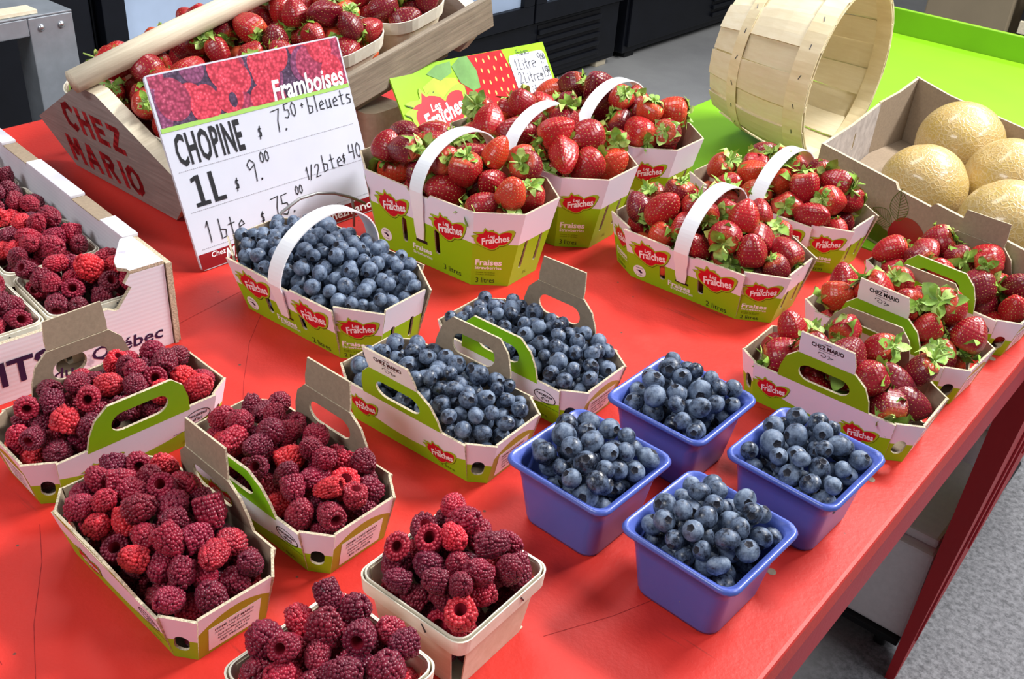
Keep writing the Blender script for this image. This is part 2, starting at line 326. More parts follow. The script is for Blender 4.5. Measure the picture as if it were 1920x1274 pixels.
def tube(mb, pts, r, n=8, mat=0, closed=False, flat=None):
    P = [Vector(p) for p in pts]; K = len(P); V = []; prev = None
    for i, p in enumerate(P):
        a = P[i-1] if (i > 0 or closed) else p; b = P[(i+1) % K] if (i < K-1 or closed) else p
        t = (b-a).normalized()
        if prev is None: u = t.cross(Vector((0, 0, 1))); u = u.normalized() if u.length > 1e-4 else Vector((1, 0, 0))
        else: u = (prev-t*prev.dot(t)).normalized()
        prev = u; w = t.cross(u); rr = r[i] if isinstance(r, (list, tuple)) else r
        for k in range(n): an = 2*math.pi*k/n; V.append(p+u*(math.cos(an)*rr)+w*(math.sin(an)*rr))
    F_ = []
    for i in range(K if closed else K-1):
        j = (i+1) % K
        for k in range(n): F_.append((i*n+k, i*n+(k+1) % n, j*n+(k+1) % n, j*n+k))
    if not closed: F_ += [list(reversed(range(n))), [(K-1)*n+k for k in range(n)]]
    mb.add(V, F_, mat, True)
def loft(mb, rings, mat=0, smooth=True, cap0=False, cap1=False):
    n = len(rings[0]); V = [p for r in rings for p in r]; F_ = []
    for i in range(len(rings)-1):
        for k in range(n): F_.append((i*n+k, i*n+(k+1) % n, (i+1)*n+(k+1) % n, (i+1)*n+k))
    if cap0: F_.append(list(reversed(range(n))))
    if cap1: F_.append([(len(rings)-1)*n+k for k in range(n)])
    mb.add(V, F_, mat, smooth)
def oblong(cx, cy, w, h, n=6, rot=0.0):
    """rounded slot, w x h"""
    r = min(w, h)/2; pts = []
    dx, dy = (w/2-r, h/2-r)
    for q, (sx, sy) in enumerate(((1, 1), (-1, 1), (-1, -1), (1, -1))):
        for k in range(n+1):
            a = math.pi/2*(q+k/n); p = (sx*dx+r*math.cos(a), sy*dy+r*math.sin(a))
            if not pts or (abs(p[0]-pts[-1][0])+abs(p[1]-pts[-1][1])) > 1e-7: pts.append(p)
    if abs(pts[0][0]-pts[-1][0])+abs(pts[0][1]-pts[-1][1]) < 1e-7: pts.pop()
    c, s = math.cos(rot), math.sin(rot)
    return [(cx+x*c-y*s, cy+x*s+y*c) for x, y in pts]
def rrect(hx, hy, r, n=5):
    pts = []
    for q, (sx, sy) in enumerate(((1, 1), (-1, 1), (-1, -1), (1, -1))):
        for k in range(n+1):
            a = math.pi/2*(q+k/n); pts.append((sx*(hx-r)+r*math.cos(a), sy*(hy-r)+r*math.sin(a)))
    return pts

# ---- lettering
_tc = {}
def text2d(s, bold=0.0, shear=0.0, spacing=1.0):
    key = (s, bold, shear, spacing)
    if key in _tc: return _tc[key]
    cu = bpy.data.curves.new('lettering', 'FONT'); cu.body = s; cu.size = 1.0; cu.offset = bold; cu.shear = shear; cu.space_character = spacing
    cu.resolution_u = 2; cu.align_x = 'CENTER'; cu.align_y = 'CENTER'
    o = bpy.data.objects.new('lettering', cu); COL.objects.link(o)
    dg = bpy.context.evaluated_depsgraph_get(); me = bpy.data.meshes.new_from_object(o.evaluated_get(dg))
    v = [tuple(x.co) for x in me.vertices]; f = [tuple(p.vertices) for p in me.polygons]
    bpy.data.objects.remove(o); bpy.data.curves.remove(cu); bpy.data.meshes.remove(me)
    if v:
        a = np.array(v); c = (a.max(0)+a.min(0))/2; a = a-c; v = [tuple(p) for p in a]; ext = a.max(0)-a.min(0)
    else: ext = np.zeros(3)
    _tc[key] = (v, f, ext); return _tc[key]
def text(mb, s, F, cx, cy, z, mat, w=None, h=None, rot=0.0, bold=0.0, shear=0.0, spacing=1.0):
    """string fitted to width w and/or height h, centred at (cx, cy) on frame F"""
    v, f, ext = text2d(s, bold, shear, spacing)
    sx = w/ext[0] if w else h/ext[1]; sy = h/ext[1] if h else sx
    c, sn = math.cos(rot), math.sin(rot)
    mb.add([F @ Vector((cx+(x*sx)*c-(y*sy)*sn, cy+(x*sx)*sn+(y*sy)*c, z)) for x, y, _ in v], f, mat)
GLY = {'1': [[(.3, .75), (.45, 1), (.45, 0)]], '2': [[(.05, .8), (.2, 1), (.5, .95), (.5, .7), (.05, 0), (.6, .03)]], '3': [[(.05, .95), (.5, .97), (.25, .6), (.5, .4), (.45, .08), (.05, .03)]],
 '4': [[(.1, 1), (.05, .5), (.55, .5)], [(.5, 1), (.48, 0)]], '5': [[(.55, 1), (.12, .97), (.1, .58), (.45, .55), (.52, .25), (.3, .0), (.02, .08)]], '7': [[(.05, .95), (.6, 1), (.4, .5), (.35, 0)]],
 '9': [[(.55, .8), (.3, 1), (.08, .8), (.2, .55), (.55, .75), (.5, .0)]], '0': [[(.3, 1), (.08, .7), (.1, .2), (.3, 0), (.52, .25), (.52, .75), (.3, 1)]], '$': [[(.5, .8), (.2, .85), (.15, .6), (.45, .45), (.4, .15), (.05, .2)], [(.38, 1.05), (.2, -.08)]],
 '.': [[(.1, .0), (.16, .05), (.1, .07), (.1, 0)]], '+': [[(.05, .5), (.5, .5)], [(.28, .75), (.28, .2)]], '/': [[(.0, -.1), (.4, 1.1)]], '>': [[(.0, .45), (.75, .5)], [(.5, .7), (.75, .5), (.45, .3)]],
 'b': [[(.1, 1.05), (.1, 0), (.45, .05), (.5, .4), (.12, .5)]], 'l': [[(.15, 1.05), (.18, 0)]], 'e': [[(.08, .3), (.5, .38), (.35, .62), (.1, .45), (.12, .08), (.5, .05)]], 'u': [[(.05, .6), (.1, .05), (.42, .08), (.45, .6)], [(.45, .6), (.5, 0)]],
 't': [[(.25, .95), (.25, .05), (.45, .02)], [(.02, .6), (.5, .63)]], 's': [[(.48, .55), (.15, .6), (.12, .4), (.45, .25), (.4, .02), (.05, .03)]], 'L': [[(.1, 1), (.08, .03), (.5, .05)]], 'i': [[(.15, .55), (.15, 0)], [(.15, .78), (.17, .84)]],
 'r': [[(.1, .6), (.12, 0)], [(.12, .4), (.25, .58), (.42, .55)]], 'E': [[(.5, .62), (.1, .6), (.1, .02), (.5, .03)], [(.1, .32), (.42, .33)]], 'F': [[(.1, 0), (.1, 1), (.55, 1)], [(.1, .52), (.45, .54)]], 'a': [[(.48, .55), (.15, .58), (.08, .2), (.25, .02), (.46, .2), (.48, .55), (.52, 0)]], ' ': []}
STEN = {'C': [[(.55, .85), (.4, 1), (.12, .85), (.05, .5), (.12, .15), (.4, 0), (.55, .15)]], 'H': [[(.06, 1), (.06, 0)], [(.55, 1), (.55, 0)], [(.16, .52), (.45, .52)]], 'E': [[(.08, 1), (.08, 0)], [(.2, .95), (.55, .95)], [(.2, .52), (.48, .52)], [(.2, .05), (.55, .05)]], 'Z': [[(.05, .95), (.56, .95), (.05, .05), (.56, .05)]],
 'M': [[(.05, 0), (.09, 1)], [(.14, .92), (.32, .35), (.50, .92)], [(.56, 1), (.60, 0)]], 'A': [[(.04, 0), (.27, 1)], [(.34, 1), (.58, 0)], [(.2, .32), (.42, .32)]], 'R': [[(.08, 1), (.08, 0)], [(.18, .95), (.45, .93), (.52, .75), (.42, .55), (.2, .52)], [(.32, .45), (.55, 0)]], 'I': [[(.1, 1), (.1, 0)]], 'O': [[(.26, 1), (.08, .8), (.05, .5), (.08, .2), (.26, 0)], [(.36, 0), (.54, .2), (.58, .5), (.54, .8), (.36, 1)]]}
def hand(mb, s, F, x, y, z, h, mat, pen=0.0016, adv=0.72, rot=0.0, slant=0.05, font=None, wid=0.8):
    c, sn = math.cos(rot), math.sin(rot); px = 0.0
    for ch in s:
        for st in (font or GLY).get(ch, []):
            P = []
            for k in range(len(st)-1):                       # light smoothing
                for q in range(3):
                    t = q/3; P.append((st[k][0]*(1-t)+st[k+1][0]*t, st[k][1]*(1-t)+st[k+1][1]*t))
            P.append(st[-1])
            P = [((px+a+slant*b)*h*wid, b*h) for a, b in P]
            P = [(x+a*c-b*sn, y+a*sn+b*c) for a, b in P]
            for i in range(len(P)-1):
                dx, dy = P[i+1][0]-P[i][0], P[i+1][1]-P[i][1]; l = math.hypot(dx, dy)
                if l < 1e-9: continue
                nx, ny = -dy/l*pen/2, dx/l*pen/2; ex_, ey_ = dx/l*pen/3, dy/l*pen/3
                q = [(P[i][0]-ex_+nx, P[i][1]-ey_+ny), (P[i][0]-ex_-nx, P[i][1]-ey_-ny), (P[i+1][0]+ex_-nx, P[i+1][1]+ey_-ny), (P[i+1][0]+ex_+nx, P[i+1][1]+ey_+ny)]
                mb.add([F @ Vector((a, b, z)) for a, b in q], [(0, 1, 2, 3)], mat)
        px += {'.': .35, 'l': .45, 'i': .4, ' ': .55, '1': .7, 'I': .36}.get(ch, adv)


# ------------------------------------------------------------------ setting: floor, red table, lime table, coolers
def struct(o): o['kind'] = 'structure'; return o
mb = MB(); box(mb, (-6, -3, -0.05), (5, 9, 0)); fl = struct(mb.build('floor', ['floor'])); fl['label'] = 'grey worn concrete floor around the fruit stand'

T0, T1 = -0.9, 1.415                       # table extent along Y
EX = -0.171                                # aisle edge of the table
table = empty('display_table', (0, 0, 0)); tag(table, 'red painted wooden display table carrying the berry baskets', 'table')
mb = MB(); box(mb, (-1.66, T0, TZ-0.032), (EX, T1, TZ), 0, ID, 0.004); mb.build('table_top', ['red'], table)
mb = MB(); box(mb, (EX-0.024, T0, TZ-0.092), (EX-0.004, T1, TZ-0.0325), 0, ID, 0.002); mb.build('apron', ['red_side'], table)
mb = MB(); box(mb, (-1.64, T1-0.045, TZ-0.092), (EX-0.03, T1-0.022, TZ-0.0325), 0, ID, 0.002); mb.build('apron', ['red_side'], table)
for (x, y) in ((-0.225, 0.705), (-0.213, 0.90), (-0.225, 1.03), (-0.2, 1.24), (-0.22, 0.52)):
    mb = MB(); n = 10
    loft(mb, [[(x+r*math.cos(2*math.pi*k/n), y+r*math.sin(2*math.pi*k/n), TZ+z) for k in range(n)] for r, z in ((0.0045, 0.0001), (0.0038, 0.0007), (0.0015, 0.0004))], 0, True, False, True)
    mb.build('screw', ['nail'], table)
for pts in ([(-.745, .285), (-.70, .262), (-.64, .222), (-.588, .195), (-.53, .15)], [(-.90, .655), (-.86, .607), (-.80, .553), (-.766, .526), (-.742, .50)], [(-1.0, .80), (-.965, .686), (-.95, .569)], [(-.33, .50), (-.30, .56), (-.285, .60)], [(-.50, .20), (-.46, .21), (-.40, .205)], [(-.74, .16), (-.66, .19), (-.62, .185)], [(-.42, .90), (-.36, .93), (-.33, .94)]):
    mb = MB()
    for i in range(len(pts)-1):
        a, b = Vector((*pts[i], TZ+.00015)), Vector((*pts[i+1], TZ+.00015)); d = (b-a).normalized(); n = Vector((-d.y, d.x, 0))*.0003; mb.add([a+n, a-n, b-n, b+n], [(0, 1, 2, 3)], 0)
    mb.build('paint_crack', ['paint_dark'], table)
# tapering end leg with beaded boards, seen down past the table edge
leg = [(1.454, 0.0), (1.474, 0.0), (2.02, TZ-0.10), (2.02, TZ-0.0515), (1.425, TZ-0.0515), (1.445, 0.4)]
def legprism(mb, prof, x0, x1, mat):
    n = len(prof); V = []
    for (xb, xt) in ((x0[0], x0[1]), (x1[0], x1[1])):
        for y, z in prof: V.append((xb+(xt-xb)*z/TZ, y, z))
    f = [list(range(n)), list(reversed(range(n, 2*n)))]+[(i, i+n, (i+1) % n+n, (i+1) % n) for i in range(n)]
    mb.add(V, f, mat)
rl = empty('red_trestle', (0, 0, 0)); tag(rl, 'dark red splayed board trestle standing past the table edge at right', 'trestle')
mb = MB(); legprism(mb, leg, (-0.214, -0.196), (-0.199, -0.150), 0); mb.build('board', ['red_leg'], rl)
for k in range(3):
    y0 = 1.50+0.10*k; prof = [(y0-0.03, 0.10+0.16*k), (y0-0.018, 0.115+0.16*k), (y0+0.06, TZ-0.06), (y0+0.045, TZ-0.06)]
    mb = MB(); legprism(mb, prof, (-0.1985, -0.1495), (-0.1955, -0.1465), 0); mb.build('bead', ['red_side'], rl)

# white foam boxes under the table
def foam(name, label, lo, hi, lid):
    e = empty(name, ((lo[0]+hi[0])/2, (lo[1]+hi[1])/2, lo[2])); tag(e, label, 'foam box', 'foam boxes under the red table')
    c = e.location; a = [l-k for l, k in zip(lo, c)]; b = [h-k for h, k in zip(hi, c)]
    mb = MB(); box(mb, a, (b[0], b[1], b[2]-lid), 0, ID, 0.006); mb.build('body', ['foam'], e)
    mb = MB(); box(mb, (a[0]+.004, a[1]+.02, b[2]-lid+0.0005), (b[0]-.004, b[1], b[2]), 0, ID, 0.006); mb.build('lid', ['foam'], e)
foam('foam_box', 'white foam box under the table, nearer one on the floor beside the trestle', (-0.62, 1.50, 0.062), (-0.216, 1.78, 0.285), 0.02)
foam('foam_box', 'taller white foam box under the table behind the nearer one', (-0.60, 1.80, 0.062), (-0.225, 2.2, 0.40), 0.06)
dl = empty('dolly', (-0.42, 1.85, 0)); tag(dl, 'black caster dolly under the foam boxes', 'dolly')
mb = MB(); box(mb, (-0.20, -0.36, 0.046), (0.20, 0.36, 0.0615), 0, ID, 0.003); mb.build('deck', ['black2'], dl)
for sx in (-1, 1):
    for sy in (-1, 1):
        mb = MB(); n = 16; c = (sx*0.165, sy*0.32, 0.021)
        loft(mb, [[(c[0]+x, c[1]+r*math.cos(2*math.pi*k/n), c[2]+r*math.sin(2*math.pi*k/n)) for k in range(n)] for x, r in ((-.01, .008), (-.01, .019), (-.006, .021), (.006, .021), (.01, .019), (.01, .008))], 0, True, True, True)
        w = mb.build('caster_wheel', ['black2'], dl)
        mb = MB(); box(mb, (c[0]-.014, c[1]-.008, .02), (c[0]-.0105, c[1]+.008, .0455)); box(mb, (c[0]+.0105, c[1]-.008, .02), (c[0]+.014, c[1]+.008, .0455)); mb.build('caster_fork', ['bolt'], w)

# lime green table behind
lt = empty('lime_table', (0, 0, 0)); tag(lt, 'bright lime green tray table behind the red table', 'table')
LX0, LX1, LY0, LY1 = -0.957, -0.15, 1.42, 2.66
mb = MB(); box(mb, (LX0, LY0, TZ-0.05), (LX1, LY1, TZ-0.001), 0, ID, 0.002); mb.build('tray_bed', ['lime'], lt)
mb = MB(); box(mb, (LX0, LY1+.0003, TZ-0.05), (LX1, LY1+0.014, TZ+0.058), 0, ID, 0.002); mb.build('tray_lip', ['lime'], lt)
for x, y in ((LX0+.05, LY0+.62), (LX1-.30, LY0+.90), (LX0+.05, LY1-.05), (LX1-.30, LY1-.05)):
    mb = MB(); box(mb, (x-.025, y-.025, 0), (x+.025, y+.025, TZ-0.0505)); mb.build('leg', ['black'], lt)

# black glass-door coolers along the back
FX = -2.67
def cooler(label, y0, y1, doors):
    e = empty('cooler', (FX-0.35, (y0+y1)/2, 0)); tag(e, label, 'refrigerator', 'black coolers along the back')
    e2 = Matrix.Translation((-(FX-0.35), -(y0+y1)/2, 0))
    mb = MB(); box(mb, (FX-0.7, y0, 0.03), (FX-0.02, y1, 2.0), 0, e2, 0.004); mb.build('cabinet', ['black'], e)
    # lower louvre panel with raised slats
    mb = MB(); box(mb, (FX-0.0195, y0+.02, 0.06), (FX-0.004, y1-.02, 0.295), 0, e2, 0.003); mb.build('base_panel', ['black'], e)
    yv0, yv1 = y1-0.62, y1-0.17
    for k in range(5):
        z = 0.085+0.04*k
        mb = MB(); box(mb, (FX-0.0035, yv0, z), (FX+0.010, yv1, z+0.021), 0, e2, 0.004); mb.build('louvre', ['black'], e)
        mb = MB(); box(mb, (FX-0.0037, yv0, z+0.0215), (FX-0.0015, yv1, z+0.0392), 0, e2); mb.build('vent_slot', ['black2'], e)
    w = (y1-y0)/doors
    for d in range(doors):
        a, b = y0+d*w+.006, y0+(d+1)*w-.006
        dr = empty('door', (0, 0, 0), parent=e)
        for lo, hi in (((FX-.0195, a, .31), (FX+.03, b, .385)), ((FX-.0195, a, 1.9), (FX+.03, b, 1.98)), ((FX-.0195, a, .3855), (FX+.03, a+.07, 1.8995)), ((FX-.0195, b-.07, .3855), (FX+.03, b, 1.8995))):
            mb = MB(); box(mb, lo, hi, 0, e2, 0.003); mb.build('door_frame', ['black'], dr)
        mb = MB(); box(mb, (FX-.012, a+.0705, .386), (FX+.012, b-.0705, 1.899), 0, e2); mb.build('pane', ['pane_lit_tint'], dr)
    for y in (y0+.08, y1-.08):
        mb = MB(); box(mb, (FX-.08, y-.04, 0), (FX-.03, y+.04, .0295), 0, e2, .003); mb.build('foot', ['pole_wood' if y > y0+.2 else 'black2'], e)
cooler('black cooler with pale light painted in its door glass at the upper left', 1.475, 2.66, 1)
kc = MB(); box(kc, (FX-.7, .35, 0), (FX+.012, 1.455, 2.0), 0, ID, .005); tag(kc.build('black_cabinet', ['black']), 'plain black cabinet behind the galvanised stand', 'cabinet')
mb = MB(); box(mb, (FX-1.0, -3, 0), (FX-.9, 9, 3.0)); struct(mb.build('wall_back', ['beige']))
cooler('black cooler with slotted lower grille behind the strawberry sign', 2.70, 4.075, 2)
cooler('black cooler with pale light painted in its glass nearest the bushel basket', 4.15, 5.55, 2)
# galvanised stand at the far left
ms = empty('metal_stand', (-1.93, 0.96, 0)); tag(ms, 'grey galvanised steel stand with bolted corner at the upper left', 'stand')
mb = MB(); box(mb, (-.03, -.045, 0), (.03, .043, TZ+.095), 0, ID, .002); post = mb.build('post', ['steel'], ms)
mb = MB(); box(mb, (-.03, -.75, TZ+.062), (.029, -.0455, TZ+.095), 0, ID, .002); mb.build('top_rail', ['steel'], ms)
mb = MB(); box(mb, (-.5, -.75, TZ+.0955), (.03, .043, TZ+.099), 0, ID, .001); mb.build('top_plate', ['steel'], ms)
mb = MB(); box(mb, (-.018, -.70, TZ+.0995), (.022, -.02, TZ+.107), 0, ID, .001); mb.build('wood_strip', ['veneer'], ms)
mb = MB(); box(mb, (-.03, -.75, 0), (.03, -.70, TZ+.0615), 0, ID, .002); mb.build('post', ['steel'], ms)
mb = MB(); box(mb, (-.46, -.69, .02), (-.40, .035, TZ+.06), 0, ID, .002); mb.build('back_panel', ['black2'], ms)
for y in (-.022, .018):
    mb = MB(); n = 10; loft(mb, [[(.03+x, y+r*math.cos(2*math.pi*k/n), TZ+.075+r*math.sin(2*math.pi*k/n)) for k in range(n)] for x, r in ((.0002, .0065), (.003, .006), (.005, .003))], 0, True, False, True); mb.build('bolt', ['bolt'], post)
wp = empty('notice_board', (-2.55, 0.45, 0)); tag(wp, 'pale panel on short black foot at the upper left edge', 'board')
mb = MB(); box(mb, (-.01, -.5, TZ+.16), (.01, .40, TZ+.6), 0, ID, .002); mb.build('sheet', ['crate_white'], wp)
mb = MB(); box(mb, (-.02, .27, 0), (.02, .33, TZ+.1595), 0, ID, .002); mb.build('foot', ['black2'], wp)
kb = MB(); box(kb, (-1.87, -0.1, 0.0), (-1.70, 0.80, TZ-0.13), 0, ID, .004); tag(kb.build('brown_carton', ['beige']), 'brown carton standing behind the red table at left', 'box')
bp_ = MB(); box(bp_, (-1.03, 3.2, 0), (-.79, 3.6, TZ+.35), 0, ID, .004); tag(bp_.build('beige_cabinet', ['beige']), 'tall beige cabinet behind the lime table', 'cabinet')
sh = empty('shelf_rack', (-.55, 3.4, 0)); tag(sh, 'dark shelf rack with wooden boards at the upper right corner', 'rack')
for z in (.2, .55, .74, .86):
    mb = MB(); box(mb, (-.21, -.2, z), (.35, .2, z+.035), 0, ID, .002); mb.build('shelf_board', ['pole_wood' if z > .7 else 'old_wood'], sh)
for x in (-.2, .33):
    for y in (-.18, .18):
        mb = MB(); box(mb, (x-.012, y-.012, 0), (x+.012, y+.012, 1.05), 0, ID); mb.build('post', ['black2'], sh)
mb = MB(); box(mb, (-.2, .2005, .02), (.34, .215, 1.05)); mb.build('back_panel', ['black2'], sh)

# ------------------------------------------------------------------ fruit meshes
def icos(sub):
    bm = bmesh.new(); bmesh.ops.create_icosphere(bm, subdivisions=sub, radius=1); bm.verts.index_update()
    v = np.array([p.co[:] for p in bm.verts]); f = [[x.index for x in q.verts] for q in bm.faces]; bm.free(); return v, f
IC1 = icos(1); IC2 = icos(2); IC3 = icos(3)
def lathe(prof, n): return [[(r*math.cos(2*math.pi*k/n), r*math.sin(2*math.pi*k/n), z) for k in range(n)] for r, z in prof]
def make_raspberry(seed, long=1.0):
    """unit radius berry, hollow at -z, tip at +z, built of drupelets"""
    g = np.random.default_rng(seed); mb = MB(); H = 0.95*long
    def rad(t): return 0.86*(1-max(0, t)**2.3)**0.55*(0.93+0.07*math.cos(t*2)) if t < 1 else 0.0
    loft(mb, lathe([(0.40, -H), (0.70, -H*0.98), (0.80, -H*0.7), (0.80, -0.2), (0.72, 0.25*H), (0.5, 0.6*H), (0.2, 0.82*H), (0.02, 0.86*H)], 18), 0, True)
    loft(mb, lathe([(0.02, 0.25), (0.16, 0.2), (0.26, -0.2), (0.34, -0.6*H), (0.44, -H*1.0)], 14), 1, True)
    d = 0.27; row = 0; t = 0.0; z = -H*0.90
    while z < H*0.93:
        t = (z+H*0.35)/(H*1.32); r = rad(t) if t > 0 else 0.84+0.04*z
        n = max(1, int(round(2*math.pi*max(r, .02)/(d*0.98))))
        if r < 0.16: n = 3 if r > .08 else 1
        ph = g.random()*6.28
        for k in range(n):
            a = ph+2*math.pi*(k+0.12*g.normal())/n; s = d*0.66*(1+0.12*g.normal()); zz = z+0.035*g.normal()
            c = np.array([r*math.cos(a), r*math.sin(a), zz]); rr = g.normal(size=3)*0.05+1
            mb.add(IC1[0]*s*np.array([rr[0], rr[1], rr[2]*1.05])+c, IC1[1], 0, True)
        slope = max(0.45, min(1, (r-0.1)*1.35)); z += d*0.80*slope; row += 1
    for k in range(14):                                     # inner rim drupelets round the hollow
        a = 2*math.pi*k/14; mb.add(IC1[0]*0.17+np.array([0.56*math.cos(a), 0.56*math.sin(a), -H*0.97]), IC1[1], 0, True)
    return mb.mesh('raspberry', ['rasp', 'rasp_hole'])
RASP = [make_raspberry(3, 1.0), make_raspberry(5, 1.12), make_raspberry(8, 0.9), make_raspberry(9, 1.2), make_raspberry(13, 1.0)]
def make_blueberry(seed, squash):
    g = np.random.default_rng(seed); mb = MB(); n = 26; rings = []; mats = []
    ph = [0.015, 0.10, 0.19, 0.27, 0.335, 0.40, 0.48, 0.62, 0.82, 1.05, 1.3, 1.57, 1.85, 2.15, 2.45, 2.75, 2.98, 3.12]
    V = []; F_ = []; mt = []
    for i, p in enumerate(ph):
        for k in range(n):
            a = 2*math.pi*k/n; star = 0.5+0.5*math.cos(5*a+0.3)
            r = 1.0
            if p < 0.25: r = 0.86-0.05*star
            elif p < 0.30: r = 0.93
            elif p < 0.37: r = 1.03+0.05*star
            elif p < 0.44: r = 1.02+0.01*star
            pp = p*(1+0.16*(star-0.5)*(1 if 0.2 < p < 0.5 else 0))
            V.append((r*math.sin(pp)*math.cos(a)*(1+.03*math.cos(a*2+seed)), r*math.sin(pp)*math.sin(a), r*math.cos(pp)*squash))
    for i in range(len(ph)-1):
        for k in range(n): F_.append((i*n+k, (i+1)*n+k, (i+1)*n+(k+1) % n, i*n+(k+1) % n)); mt.append(1 if ph[i+1] < 0.345 else 0)
    F_.append(list(range(n))); mt.append(1); F_.append(list(reversed(range((len(ph)-1)*n, len(ph)*n)))); mt.append(0)
    mb.add(V, F_, mt, True); return mb.mesh('blueberry', ['blue', 'blue_crown'])
BLUE = [make_blueberry(1, 0.90), make_blueberry(2, 0.84), make_blueberry(4, 0.95), make_blueberry(6, 0.88)]
def make_strawberry(seed):
    """fruit of radius ~0.0185 m, tip at -z; seeds sit in dimples"""
    g = np.random.default_rng(seed); mb = MB(); n = 64
    ctl = np.array([(0.0, .78), (.30, .86), (.62, .86), (.88, .66), (1.0, .30), (.99, -.05), (.88, -.45), (.68, -.82), (.42, -1.12), (.16, -1.28), (.0, -1.31)])
    ctl[:, 1] *= (0.92+0.22*g.random()); wd = 0.95+0.12*g.random()
    s = np.r_[0, np.cumsum(np.linalg.norm(np.diff(ctl, axis=0), axis=1))]; q = np.linspace(0, s[-1], 50)
    pr = np.interp(q, s, ctl[:, 0]); pz = np.interp(q, s, ctl[:, 1])
    for _ in range(3): pr[1:-1] = (pr[:-2]+2*pr[1:-1]+pr[2:])/4; pz[1:-1] = (pz[:-2]+2*pz[1:-1]+pz[2:])/4
    a = np.linspace(0, 2*np.pi, n, endpoint=False); k1, k2, p1, p2 = .05*g.normal(), .04*g.normal(), g.random()*6, g.random()*6
    R = 0.0185
    def surf(i, an):
        lob = 1+k1*np.cos(2*an+p1)+k2*np.cos(3*an+p2)
        return np.stack([pr[i]*wd*lob*np.cos(an), pr[i]*wd*(2-lob)*np.sin(an), pz[i]+0*an+.10*k1*10*pr[i]*np.cos(an)*.3], -1)*R
    P = np.concatenate([surf(i, a) for i in range(50)])
    C = P.mean(0); seeds = []
    zz = 3
    while zz < 47.2:
        i = int(round(zz)); r = pr[i]
        m = max(3, int(round(2*math.pi*r*R*wd/0.0048)))
        o = g.random()
        for k in range(m): seeds.append(surf(i, np.array([2*np.pi*(k+o)/m]))[0])
        zz += 0.0043/(s[-1]*R/49)
    S = np.array(seeds); Nn = P-np.array([0, 0, .1*R]); Nn /= np.linalg.norm(Nn, axis=1)[:, None]+1e-9
    d2 = ((P[:, None, :]-S[None])**2).sum(-1); dm = d2.min(1)
    P2 = P-Nn*(0.0011*np.exp(-dm/(0.00115**2)))[:, None]
    F_ = [((i+1)*n+k, (i+1)*n+(k+1) % n, i*n+(k+1) % n, i*n+k) for i in range(49) for k in range(n)]
    mb.add(P2, F_, 0, True)
    for p in S:
        nn = Vector(p-np.array([0, 0, .1*R])).normalized(); up = Vector((0, 0, -1)); t = (up-nn*up.dot(nn)).normalized() if abs(nn.z) < .98 else Vector((1, 0, 0)); b = nn.cross(t)
        o = Vector(p)-nn*0.00045; mb.add([o+t*.00085, o+b*.0005, o-t*.0008, o-b*.0005, o+nn*.0004], [(0, 1, 4), (1, 2, 4), (2, 3, 4), (3, 0, 4)], 1, True)
    return mb.mesh('strawberry', ['straw', 'seed']), float(ctl[0, 1])*R
STRAW = [make_strawberry(k) for k in (2, 5, 9, 14, 21)]
def make_cap(seed, z0, stem):
    g = np.random.default_rng(seed); mb = MB(); nl = 8
    for k in range(nl+4):
        inner = k >= nl; a = 2*math.pi*((k+0.25*g.random())/nl if not inner else (k-nl+.4)/4); ln = (0.0165 if not inner else 0.010)*(0.8+0.45*g.random()); w = ln*(0.29+0.1*g.random()); lift = g.normal()*0.3+(0.15 if not inner else 0.5)
        V = []; cs, sn = math.cos(a), math.sin(a); K = 6
        for q in range(K+1):
            t = q/K; rr = 0.0015+ln*t; h = z0+0.0006+ln*(lift*t-(0.75*t*t)*(1 if not inner else .2)+ (0.55*t*t*t if g.random() > .4 else 0)); ww = w*math.sin(math.pi*min(1, .10+.88*t)**1.15) if q < K else 0.0002
            for sgn, dz in ((-1, .0008), (0, 0), (1, .0008)):
                x, y = rr, sgn*ww; V.append((x*cs-y*sn, x*sn+y*cs, h+dz*(1 if q < K else 0)))
        F_ = []
        for q in range(K):
            for c in range(2): F_.append((q*3+c, (q+1)*3+c, (q+1)*3+c+1, q*3+c+1))
        mb.add(V, F_, 1 if (k % 3 == 0) else 0, True)
    V = [(.003*math.cos(x), .003*math.sin(x), z0+.0012) for x in np.linspace(0, 6.28, 9)[:-1]]+[(0, 0, z0+.002)]
    mb.add(V, [(i, (i+1) % 8, 8) for i in range(8)], 1, True)
    L_ = stem; bx = g.normal()*.3
    tube(mb, [(0, 0, z0+.001), (bx*L_*.2, 0, z0+L_*.5), (bx*L_*.8, L_*.2, z0+L_)], [.0014, .0011, .0010], 6, 1)
    return mb.mesh('leaf_cap', ['leaf', 'leaf2'])
CAPS = [[make_cap(10*i+j, STRAW[i][1], (0.004, 0.012, 0.02)[j]) for j in range(3)] for i in range(len(STRAW))]

